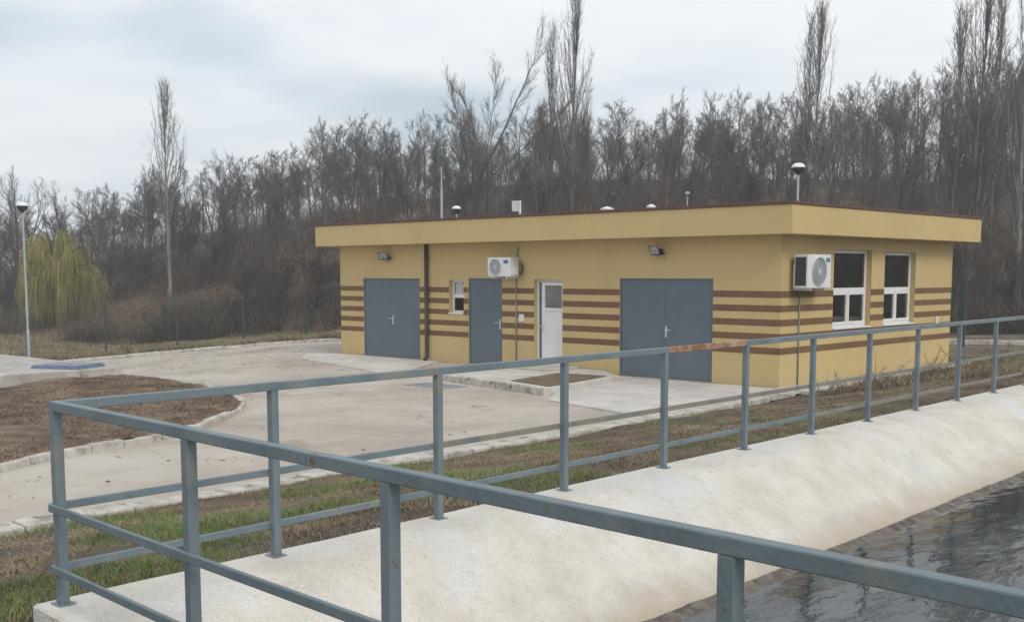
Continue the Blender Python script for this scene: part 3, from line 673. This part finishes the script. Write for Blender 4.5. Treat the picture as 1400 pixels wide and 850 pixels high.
def make_tree(seed, H=9.0, r0=.11, lean=(0,0), limbs=15, start=.22, ang=(.5,.85), ll=(.42,.16), sub=7, tw=6, tw2=3, up=.10, trunk_frac=.9, wob=.06, fork=0, twr=.0085):
    rnd = random.Random(seed); T = MB(); K = MB()
    tp = path(Vector((0,0,-.3)), Vector((lean[0], lean[1], 1)).normalized(), H*trunk_frac, 9, wob, .04, rnd)
    T.tube(tp, [r0*(1-.88*i/9) for i in range(10)], 7)
    trunks = [(tp, 1.0)]
    for k in range(fork):
        p, d = pick(tp, rnd.uniform(.12, .4)); q = path(p, rdir(d, rnd.uniform(.2, .42), rnd), H*rnd.uniform(.5, .68), 7, wob, .10, rnd); T.tube(q, [r0*.6*(1-.88*i/7) for i in range(8)], 6); trunks.append((q, .8))
    for tp_, sz in trunks:
        for k in range(int(limbs*sz)):
            s = start+(1-start)*(k+rnd.random())/int(limbs*sz); p, d = pick(tp_, min(s, .99)); L = H*sz*(ll[0]+(ll[1]-ll[0])*s)*rnd.uniform(.7, 1.2)
            lp = path(p, rdir(d, rnd.uniform(*ang), rnd), L, 5, .12, up, rnd); lr = max(.016, r0*.42*(1-.75*s))
            T.tube(lp, [lr*(1-.8*i/5) for i in range(6)], 4, False)
            for j in range(sub):
                s2 = .2+.8*(j+rnd.random())/sub; p2, d2 = pick(lp, min(s2, .99)); L2_ = L*rnd.uniform(.28, .5)*(1.1-.5*s2)
                sp = path(p2, rdir(d2, rnd.uniform(.35, .8), rnd), L2_, 3, .14, up, rnd)
                K.tube(sp, [twr*1.5, twr*1.25, twr, twr*.5], 3, False)
                for i in range(tw):
                    p3, d3 = pick(sp, .15+.84*(i+rnd.random())/tw*.99); d4 = rdir(d3, rnd.uniform(.25, .7), rnd); L3 = max(.22, L2_*rnd.uniform(.35, .7)); q3 = p3+(d4+Vector((0,0,up*1.5))).normalized()*L3
                    spike(K, p3, q3, twr*.8)
                    for m in range(tw2):
                        t = rnd.uniform(.2, .95); p5 = p3.lerp(q3, t); spike(K, p5, p5+rdir(d4, rnd.uniform(.3, .7), rnd)*L3*rnd.uniform(.4, .7), twr*.62)
    return T, K
def tree_thing(name, T, K, bark, twig):
    root = empty(name)
    T.build('trunk', bark, root, smooth=True); K.build('crown', twig, root)
    return root
protos = []
for i in range(11):
    rnd = random.Random(100+i)
    T, K = make_tree(300+i, 9.0, rnd.uniform(.085, .13), (rnd.uniform(-.06, .06), rnd.uniform(-.06, .06)), limbs=rnd.randint(12, 16), start=rnd.uniform(.18, .34), ang=(.45, .95), sub=8, tw=7, ll=(rnd.uniform(.34, .44), .15), fork=rnd.choice((0, 1, 1, 2)), up=rnd.uniform(.07, .14))
    protos.append(tree_thing('bare_tree', T, K, 'bark', 'twig' if i % 3 else 'twig2'))
bushp = []
for i in range(4):
    T, K = make_tree(700+i, 5.0, .05, (0, 0), limbs=12, start=.06, ang=(.3, .8), ll=(.5, .2), fork=3, sub=6, tw=6, tw2=3, up=.12)
    bushp.append(tree_thing('bare_shrub', T, K, 'bark', 'twig2' if i % 2 else 'twig'))
used = set()
def plant(proto, a, d, h, base_h, label, cat, group=None, rz=None, sxy=1.0, dz=0):
    if proto.name in used: o = copy_tree(proto)
    else: o = proto; used.add(proto.name)
    x, y = polar(a, d); s = h/base_h
    o.location = (x, y, terrain(x, y)+dz); o.rotation_euler = (0, 0, random.uniform(0, 6.28) if rz is None else rz); o.scale = (s*sxy, s*sxy, s)
    tag(o, label, cat, group); return o
TOP = [(-60,245), (0,245), (60,262), (100,255), (150,240), (200,225), (300,215), (370,196), (420,176), (480,148), (540,165), (600,150), (640,128), (700,150), (760,140), (840,150), (870,130), (940,135), (1010,112), (1060,125), (1110,120), (1170,110), (1220,92), (1270,86), (1320,70), (1400,60), (1480,70)]
def ztop(px, py, d): return 1.694+(372.4-py)/1540*d
ZONE = [(-999, 'in the low wood behind the willow', 'behind the willow'), (140, 'around the lone pale poplar at left', 'around the lone poplar'), (280, 'on the brown hillside right of the lone poplar', 'on the hillside'),
    (430, 'behind the left end of the roof', 'behind the left end of the roof'), (560, 'behind the thin roof mast', 'behind the mast'), (660, 'beside the slanting-limbed tree', 'beside the slanting tree'), (740, 'around the tallest twin poplar', 'around the tallest poplar'),
    (830, 'above the roof between tallest poplar and small sensor', 'right of the tallest poplar'), (940, 'above the roof between small sensor and corner lamp', 'left of the corner lamp'), (1070, 'behind the lamp at the roof corner', 'behind the corner lamp'), (1150, 'above the side wall windows', 'above the side windows'), (1260, 'in the dark wood at the right edge', 'at the right edge')]
def zone(px):
    z = ZONE[0]
    for q in ZONE:
        if px >= q[0]: z = q
    return z
rnd = random.Random(21)
ROWN = ('bare tree on the skyline ', 'bare tree on the skyline ', 'mid-height bare tree ', 'lower bare tree ', 'lower bare tree ')
ROWG = ('skyline trees ', 'skyline trees ', 'middle trees ', 'lower trees ', 'lower trees ')
for row, (dm, step, low) in enumerate(((94, 27, 0), (84, 27, 4), (74, 29, 22), (64, 34, 42), (56, 44, 66))):
    px = -50.0
    while px < 1470:
        a = (px+rnd.uniform(-8, 8)-700)/1540; d = dm+rnd.uniform(-4, 4)
        f0 = tab(FOOT, a)
        if -.42 < a < -.235 and d < f0+20: px += step; continue
        if d > f0+2 or (row == 4 and px > 480):
            d = max(d, f0+2)
            X, Y = polar(a, d); py = tab(TOP, px)+low+abs(rnd.gauss(0, 24))-6; h = ztop(px, py, d)-terrain(X, Y)
            if h > 2.2:
                z = zone(px); plant(rnd.choice(protos), a, d, h, 9.0, ROWN[row]+z[1], 'tree', ROWG[row]+z[2], sxy=rnd.uniform(.85, 1.15)*(1.35 if h < 6 else 1))
        px += step*rnd.uniform(.7, 1.3)
for k in range(64):
    px = -20+k*23+rnd.uniform(-9, 9); a = (px-700)/1540; d = 96+rnd.uniform(-5, 4); z = zone(px)
    plant(rnd.choice(bushp), a, d, rnd.uniform(3.0, 5.0), 5.0, 'bare undergrowth shrub on the crest '+z[1], 'shrub', 'crest shrubs '+z[2], sxy=1.5)
# shrubs along the foot of the hill
for k in range(70):
    px = -20+k*21+rnd.uniform(-9, 9); a = (px-700)/1540; d = tab(FOOT, a)+rnd.uniform(0, 9)+(13 if -.42 < a < -.235 else 0)
    z = zone(px); plant(rnd.choice(bushp), a, d, rnd.uniform(2.0, 4.2), 5.0, 'low bare shrub at the hill foot '+z[1], 'shrub', 'shrubs '+z[2], sxy=1.15)

# columnar poplars, each its own shape
def poplar(seed, px, py, d, label, W=1.0, base=.3, stems=26, r0=.15, bark='pale', twig='twig', sprouts=40):
    X, Y = polar((px-700)/1540, d); H = ztop(px, py, d)-terrain(X, Y); rnd = random.Random(seed); T = MB(); K = MB()
    tp = path(Vector((0,0,-.3)), Vector((rnd.uniform(-.02, .02), rnd.uniform(-.02, .02), 1)).normalized(), H*.98, 12, .015, .03, rnd); T.tube(tp, [r0*(1-.93*(i/12)**.8) for i in range(13)], 8)
    def twigs(lp, n, lo, hi, r_):
        for q in range(n):
            p, dd = pick(lp, .12+.87*(q+rnd.random())/n*.99); L = rnd.uniform(lo, hi); d2 = (rdir(dd, rnd.uniform(.2, .6), rnd)+Vector((0,0,.25))).normalized(); q3 = p+d2*L; spike(K, p, q3, r_)
            for m in range(3):
                p5 = p.lerp(q3, rnd.uniform(.15, .9)); spike(K, p5, p5+(rdir(d2, rnd.uniform(.25, .6), rnd)+Vector((0,0,.15))).normalized()*L*rnd.uniform(.3, .6), r_*.75)
    for k in range(stems):
        s_ = base*.75+(.90-base*.75)*(k+rnd.random())/stems; p, dd = pick(tp, s_); e_ = min(.985, s_+rnd.uniform(.14, .34)); f_ = max(0, min(1, (e_-base)/(1-base)))
        Wd = W*(math.sin(math.pi*min(1, f_*.9+.08))**.7)*rnd.uniform(.35, 1.1); t = rnd.uniform(0, 6.28); o_ = Vector((math.cos(t), math.sin(t), 0)); hh = max(.6, e_*H-p.z)
        lp = [p+o_*(Wd*(1-(1-q)**1.9))+Vector((rnd.gauss(0, .025), rnd.gauss(0, .025), hh*q)) for q in np.linspace(0, 1, 7)]
        lr = max(.016, r0*.36*(1-s_)); T.tube(lp, [lr*(1-.8*i/6) for i in range(7)], 4, False); twigs(lp, 15, .35, .95, .0085)
    twigs(tp[3:], int(sprouts*.6), .3, .8, .0085)
    low = tp[1:8]
    for q in range(sprouts):
        p, dd = pick(low, rnd.random()*.98); t = rnd.uniform(0, 6.28); o_ = Vector((math.cos(t), math.sin(t), 0)); L = rnd.uniform(.9, 2.4); w_ = rnd.uniform(.25, .8)*min(1, W); sp = [p+o_*(w_*(1-(1-v)**2))+Vector((0,0,L*v)) for v in np.linspace(0, 1, 4)]; K.tube(sp, [.013, .011, .009, .004], 3, False); twigs(sp, 5, .2, .5, .007)
    o = tree_thing('poplar_tree', T, K, bark, twig); o.location = (X, Y, terrain(X, Y)); tag(o, label, 'tree'); return o
poplar(11, 234, 122, 57, 'slender pale-trunked poplar standing alone against the sky at left', .9, .48, 28, .13, sprouts=10)
poplar(12, 782, 3, 58, 'tallest poplar, narrow and wispy, above the middle of the roof', 1.15, .36, 46, .16, sprouts=40)
poplar(13, 757, 48, 59, 'thin poplar close left of the tallest poplar', .6, .4, 22, .10, twig='twig2', sprouts=40)
poplar(14, 1112, 18, 56, 'poplar with pale trunk above the roof corner lamp', 1.25, .34, 46, .14, sprouts=40)
poplar(15, 1093, 35, 57, 'thin poplar just left of the pale poplar above the corner lamp', .5, .4, 16, .09, sprouts=30)
poplar(16, 1322, -40, 45, 'broad bushy poplar near the right edge', 1.25, .2, 52, .15, twig='twig2', sprouts=90)
poplar(17, 1296, 20, 47, 'lower poplar left of the broad one near the right edge', .9, .2, 34, .11, twig='twig2', sprouts=80)
poplar(18, 1390, -60, 43, 'pale straight poplar cut by the right edge of the picture', .75, .3, 34, .14, twig='twig', sprouts=50)
poplar(21, 1350, 5, 48, 'slim poplar between the broad one and the picture edge', .7, .25, 28, .10, twig='twig2', sprouts=60)
poplar(19, 735, 150, 54, 'short dense brown poplar left of the tallest poplar', .8, .08, 36, .09, twig='twig2', sprouts=90)
poplar(20, 790, 165, 54, 'short dense brown poplar in front of the tallest poplar', .8, .08, 36, .09, twig='twig2', sprouts=90)
poplar(22, 905, 215, 52, 'small brown poplar above the roof near the small vent cap', .5, .08, 20, .06, twig='twig2', sprouts=60)
# the open leaning tree
T, K = make_tree(55, 14.2, .16, (.0, .0), limbs=3, start=.3, ang=(.3, .6), ll=(.2, .15), sub=4, tw=4, tw2=2, trunk_frac=.42, wob=.03)
rr = random.Random(5); right = Vector((HY, -HX, 0))
for q, L, rad in (((.50, .8), 9.6, .085), ((.80, .72), 9.0, .06), ((-.10, 1.0), 6.2, .045), ((-.42, .9), 6.0, .045), ((.18, 1.0), 6.6, .04)):
    p0 = Vector((0,0,4.5+rr.uniform(-.6, .9))); lp = path(p0, (right*q[0]+Vector((0,0,q[1]))).normalized(), L, 8, .035, .015, rr); T.tube(lp, [rad*(1-.85*i/8) for i in range(9)], 6)
    for k in range(13):
        s = .3+.69*(k+rr.random())/13; p, dd = pick(lp, min(s, .99)); l2 = L*rr.uniform(.14, .28); sp = path(p, rdir(dd, rr.uniform(.3, .6), rr), l2, 4, .08, .1, rr); T.tube(sp, [.02, .017, .014, .010, .006], 4, False)
        for j in range(14):
            p3, d3 = pick(sp, .1+.89*(j+rr.random())/14*.99); q3 = p3+rdir(d3, rr.uniform(.3, .6), rr)*rr.uniform(.4, .9); spike(K, p3, q3, .0085)
            for m in range(3): t = rr.uniform(.2, .9); p5 = p3.lerp(q3, t); spike(K, p5, p5+rdir(d3, rr.uniform(.3, .7), rr)*rr.uniform(.25, .5), .007)
o = tree_thing('bare_tree', T, K, 'bark', 'twig'); X, Y = polar((662-700)/1540, 66); o.location = (X, Y, terrain(X, Y)); s = (ztop(725, 75, 66)-terrain(X, Y))/13.0; o.scale = (s, s, s)
tag(o, 'open bare tree with long slanting limbs left of the tallest poplar', 'tree')
X, Y = polar((30-700)/1540, 86); T, K = make_tree(77, 9.0, .16, (.02, 0), limbs=9, start=.3, ang=(.4, .8), ll=(.5, .25), sub=6, tw=5, tw2=2, fork=2)
o = tree_thing('bare_tree', T, K, 'bark', 'twig'); o.location = (X, Y, terrain(X, Y)); s = (ztop(30, 222, 86)-terrain(X, Y))/9.5; o.scale = (s, s, s); tag(o, 'broad bare tree against the sky behind the lamp at far left', 'tree')

# the weeping willow
rr = random.Random(9); T = MB(); K = MB(); WHh = 5.6
T.tube(path(Vector((0,0,-.3)), Vector((.05,0,1)), 3.2, 5, .05, .02, rr), [.26, .24, .21, .19, .17, .15], 8)
tipz = []
for k in range(58):
    t = 2*math.pi*k*.618+rr.uniform(-.2, .2); rad = 2.0*math.sqrt(rr.uniform(.03, 1))*rr.uniform(.75, 1.15); zt = WHh*(1-.36*(rad/2.2)**2)*rr.uniform(.66, 1.0)
    p0 = Vector((0,0,rr.uniform(2.0, 3.0))); p1 = Vector((math.cos(t)*rad*.55, math.sin(t)*rad*.55, zt)); p2 = Vector((math.cos(t)*rad, math.sin(t)*rad, zt-.25))
    lp = [p0.lerp(p1, s)*(1-s)+p1.lerp(p2, s)*s for s in np.linspace(0, 1, 8)]; T.tube(lp, [.07*(1-.75*i/7) for i in range(8)], 5, False)
    for j in range(30):
        p, dd = pick(lp, .3+.69*rr.random()); out_ = Vector((math.cos(t+rr.gauss(0, .5)), math.sin(t+rr.gauss(0, .5)), 0)); L = min(p.z-.05, rr.uniform(.8, 4.2)); wsp = rr.uniform(.2, 1.6); sp = []
        for s in np.linspace(0, 1, 6): sp.append(p+out_*(.5*wsp*math.sin(min(1, s*1.6)*1.57))+Vector((rr.gauss(0, .025), rr.gauss(0, .025), .14*math.sin(s*3.1)-L*s**1.25)))
        K.tube(sp, [.006, .008, .008, .008, .006, .002], 3, False)
        for m in range(6):
            p5, _ = pick(sp, rr.uniform(.1, .8)); spike(K, p5, p5+Vector((rr.gauss(0, .12), rr.gauss(0, .12), -rr.uniform(.3, .9))), .007)
wl = tree_thing('willow_tree', T, K, 'bark', 'willow'); X, Y = polar((82-700)/1540, 61); wl.location = (X, Y, terrain(X, Y)); wl.scale = (1.0, 1.0, (ztop(80, 298, 61)-terrain(X, Y))/5.6)
tag(wl, 'yellow-green weeping willow behind the fence at left', 'tree')

# ------------------------------------------------------------------ uncountable growth
def blades(n, pos, h, wd, lean, m, name, seg2=True):
    """n upright tapering strips; pos (n,3), h (n), wd (n)"""
    ang = rng.uniform(0, 2*np.pi, n); sx, sy = np.cos(ang), np.sin(ang); la = rng.uniform(0, 2*np.pi, n); lx, ly = np.cos(la)*lean, np.sin(la)*lean
    V = np.zeros((n, 5, 3)); s = np.stack([sx, sy, np.zeros(n)], 1)*wd[:, None]/2
    mid = pos+np.stack([lx*h*.35, ly*h*.35, h*.55], 1); tip = pos+np.stack([lx*h, ly*h, h*(1-.25*lean)], 1)
    V[:, 0] = pos-s; V[:, 1] = pos+s; V[:, 2] = mid-s*.75; V[:, 3] = mid+s*.75; V[:, 4] = tip
    b = (np.arange(n)*5)[:, None]; F = np.concatenate([b+np.array([[0, 1, 3]]), b+np.array([[0, 3, 2]]), b+np.array([[2, 3, 4]])], 0)
    return link(name, fast_mesh(name, V.reshape(-1, 3), F, m))
tv = np.vectorize(terrain)
# grass strip between kerb and tank
def scatter(n, x0, x1, y0, y1, thr, sc_, seed, dens=None):
    x = rng.uniform(x0, x1, n); y = rng.uniform(y0, y1, n)
    k = np.array([mnoise.noise(Vector((a*sc_, b*sc_, seed))) for a, b in zip(x, y)]); keep = k > thr
    return x[keep], y[keep], k[keep]
def ground_z(x, y): return np.array([terrain(a, b)+rough(a, b) for a, b in zip(x, y)])
x, y, k = scatter(150000, -9.58, -5.64, 0, 23, -.20, 1.1, 3.0)
blades(len(x), np.stack([x, y, ground_z(x, y)-.008], 1), rng.uniform(.012, .065, len(x)), rng.uniform(.003, .007, len(x)), rng.uniform(.4, 1.8, len(x)), 'dryg', 'dry_grass'); tag(bpy.data.objects['dry_grass'], 'short dry grass on the strip between kerb and tank', 'grass', kind='stuff')
x, y, k = scatter(90000, -9.58, -5.64, 0, 23, -.40, .7, 13.0)
blades(len(x), np.stack([x, y, ground_z(x, y)-.004], 1), rng.uniform(.012, .04, len(x)), rng.uniform(.005, .011, len(x)), rng.uniform(1.2, 2.6, len(x)), 'litter', 'grass_litter'); tag(bpy.data.objects['grass_litter'], 'brown dead litter lying among the grass beside the tank', 'litter', kind='stuff')
x, y, k = scatter(150000, -9.6, -5.64, -1, 15, -.06, .75, 8.0); p_ = rng.random(len(x)) < np.clip((k-.02)*5, .07, 1)*np.clip(1.25-(y-2)/8, .14, 1); x, y = x[p_], y[p_]
blades(len(x), np.stack([x, y, ground_z(x, y)-.01], 1), rng.uniform(.025, .11, len(x)), rng.uniform(.003, .0065, len(x)), rng.uniform(.3, 1.3, len(x)), 'greeng', 'green_grass'); tag(bpy.data.objects['green_grass'], 'patches of fresh green grass beside the tank corner', 'grass', kind='stuff')
# dead stalks lying in the soil bed
bx_, by_, kk = scatter(80000, -24.3, -12.2, 1.5, 12.8, -.3, .8, 5.0)
m_ = np.array([poly_in(BED, a+.0, b) for a, b in zip(bx_, by_)]); bx_, by_ = bx_[m_], by_[m_]
bz = np.array([yard(a, b)+.05+.10*max(0, nz(a, b, 0, .5))+.05*nz(a, b, 3, 1.7) for a, b in zip(bx_, by_)])
blades(len(bx_), np.stack([bx_, by_, bz], 1), rng.uniform(.015, .075, len(bx_)), rng.uniform(.005, .012, len(bx_)), rng.uniform(1.0, 2.4, len(bx_)), 'debris', 'dead_stalks'); tag(bpy.data.objects['dead_stalks'], 'brown dead stalks strewn over the soil bed', 'dead stalks', kind='stuff')
# field grass beyond the fence, and rough grass right of the building
n = 90000; a_ = rng.uniform(-.50, -.13, n); d_ = rng.uniform(38.3, 66, n); d_ = np.where(d_ > np.array([tab(FOOT, v) for v in a_])+1, rng.uniform(38.3, 45.5, n), d_); fx = HX*d_+HY*a_*d_; fy = HY*d_-HX*a_*d_
blades(n, np.stack([fx, fy, ground_z(fx, fy)], 1), rng.uniform(.08, .30, n), rng.uniform(.02, .04, n), rng.uniform(.2, 1.0, n), 'dryg', 'field_grass'); tag(bpy.data.objects['field_grass'], 'pale dry field grass beyond the green fence', 'grass', kind='stuff')
n = 60000; a_ = rng.uniform(-.46, -.16, n); d_ = np.array([tab(FOOT, v) for v in a_])+rng.uniform(-1, 20, n); fx = HX*d_+HY*a_*d_; fy = HY*d_-HX*a_*d_
blades(n, np.stack([fx, fy, ground_z(fx, fy)], 1), rng.uniform(.10, .42, n), rng.uniform(.014, .03, n), rng.uniform(.2, 1.2, n), 'litter', 'bank_grass'); tag(bpy.data.objects['bank_grass'], 'brown dead grass on the rising bank behind the green fence', 'grass', kind='stuff')
n = 26000; x = rng.uniform(-10.2, -5.7, n); y = rng.uniform(20, 36, n); p_ = (x > -9.6) | (y > 28); x, y = x[p_], y[p_]; n = len(x)
blades(n, np.stack([x, y, ground_z(x, y)], 1), rng.uniform(.06, .24, n), rng.uniform(.010, .02, n), rng.uniform(.2, 1.0, n), 'dryg', 'rough_grass'); tag(bpy.data.objects['rough_grass'], 'rough dry grass right of the building behind the railing', 'grass', kind='stuff')
# thicket on the hillside
n = 60000; a_ = rng.uniform(-.52, .52, n); u_ = rng.random(n)**1.3*46-2
f_ = np.array([tab(FOOT, v) for v in a_]); d_ = f_+u_; hx = HX*d_+HY*a_*d_; hy = HY*d_-HX*a_*d_
kk = np.array([mnoise.noise(Vector((p*.16, q*.16, 1.0)))+.5*mnoise.noise(Vector((p*.6, q*.6, 3.0))) for p, q in zip(hx, hy)])
bank = (a_ > -.40) & (a_ < -.235) & (u_ < 15) & (u_ > 0); gapm = (kk > -.12)*1.0 > bank*1.0*(kk < .22)
hx, hy, u_, kk = hx[gapm], hy[gapm], u_[gapm], kk[gapm]; n = len(hx); hz_ = ground_z(hx, hy); bh = rng.uniform(.35, 1.5, n)*(1+1.0*np.clip(kk, 0, 1))
o = blades(n, np.stack([hx, hy, hz_-.1], 1), bh, rng.uniform(.012, .03, n), rng.uniform(.1, .9, n), 'brush', 'thicket'); tag(o, 'tangled brown thicket covering the hillside under the trees', 'thicket', kind='stuff')
rep = 5; hx2 = np.repeat(hx, rep)+rng.normal(0, .3, n*rep); hy2 = np.repeat(hy, rep)+rng.normal(0, .3, n*rep); b2 = np.repeat(bh, rep); z2 = np.repeat(hz_, rep)+b2*rng.uniform(.0, .8, n*rep)
o = blades(n*rep, np.stack([hx2, hy2, z2], 1), b2*rng.uniform(.25, .55, n*rep), rng.uniform(.008, .02, n*rep), rng.uniform(.3, 1.8, n*rep), 'brush', 'thicket_twigs'); tag(o, 'fine twigs of the brown thicket on the hillside', 'thicket', kind='stuff')
# fallen leaves on the pavement
n = 3200; x = rng.uniform(-33, -10.2, n); y = rng.uniform(3, 23, n); w_ = np.exp(-((x+28)**2/40+(y-19)**2/18))+.06; p_ = rng.random(n) < w_
x, y = x[p_], y[p_]; m_ = np.array([poly_in(PAVE, a, b) and not poly_in(BED, a, b) and not (b > 15.5 and a > -18) for a, b in zip(x, y)]); x, y = x[m_], y[m_]; cl = 4
x = np.repeat(x, cl)+rng.normal(0, .12, len(x)*cl); y = np.repeat(y, cl)+rng.normal(0, .12, len(y)*cl); z = np.array([yard(a, b)+.008 for a, b in zip(x, y)])
n = len(x); t = rng.uniform(0, 6.28, n); L_ = rng.uniform(.012, .035, n); W_ = L_*rng.uniform(.4, .9, n); V = np.zeros((n, 4, 3)); dx = np.stack([np.cos(t), np.sin(t), np.zeros(n)], 1); dy = np.stack([-np.sin(t), np.cos(t), rng.normal(0, .25, n)], 1); c_ = np.stack([x, y, z], 1)
V[:, 0] = c_-dx*L_[:, None]; V[:, 1] = c_-dy*W_[:, None]; V[:, 2] = c_+dx*L_[:, None]; V[:, 3] = c_+dy*W_[:, None]; V[:, :, 2] = np.maximum(V[:, :, 2], c_[:, None, 2]-.003)
link('fallen_leaves', fast_mesh('fallen_leaves', V.reshape(-1, 3), (np.arange(n)*4)[:, None]+np.array([[0, 1, 2, 3]]), 'leafd')); tag(bpy.data.objects['fallen_leaves'], 'dead leaves scattered on the concrete yard', 'fallen leaves', kind='stuff')
# dry bushes by the side wall
SPOT = ('nearest the building corner', 'below the gap between post and nearest window', 'below the nearer tall window', 'below the farther tall window', 'near the far end of the side wall', 'past the far end of the side wall')
for i, (a, b, h) in enumerate(((-9.0,18.6,.40), (-8.6,20.0,.50), (-8.3,21.5,.50), (-8.7,22.9,.5), (-8.3,24.8,.5), (-7.9,27.2,.55))):
    o = empty('dry_bush', (a, b, terrain(a, b))); T = MB(); K = MB(); rr = random.Random(900+i)
    for k in range(26):
        p = Vector((rr.gauss(0, .22), rr.gauss(0, .55), -.02)); L = h*rr.uniform(.5, 1.5); lp = path(p, Vector((rr.gauss(0, .6), rr.gauss(0, .6), rr.uniform(.3, 1))).normalized(), L, 5, .22, -.02, rr); T.tube(lp, [.006, .006, .005, .004, .003, .002], 4, False)
        for j in range(16):
            q, dd = pick(lp, .1+.89*rr.random()); spike(K, q, q+rdir(dd, rr.uniform(.3, 1.2), rr)*rr.uniform(.06, .22), .0028)
    T.build('stems', 'twig2', o)['kind'] = 'stuff'; K.build('twigs', 'debris', o)['kind'] = 'stuff'; tag(o, 'low brown dry bush '+SPOT[i], 'bush', 'dry bushes by the side wall')

# ------------------------------------------------------------------ thin haze over the whole place
m = bpy.data.materials.new('hazy_air'); m.use_nodes = True; t = m.node_tree; t.nodes.clear(); o_ = t.nodes.new('ShaderNodeOutputMaterial'); v_ = t.nodes.new('ShaderNodeVolumePrincipled')
v_.inputs['Color'].default_value = (.88, .91, .96, 1); v_.inputs['Density'].default_value = .0019; v_.inputs['Anisotropy'].default_value = .2; t.links.new(v_.outputs[0], o_.inputs['Volume']); MT['haze'] = m
tag(MB().box(-206, 136, -126, 206, -3.5, 24).build('haze', 'haze'), 'thin pale haze between the yard and the wood', 'haze', kind='stuff')
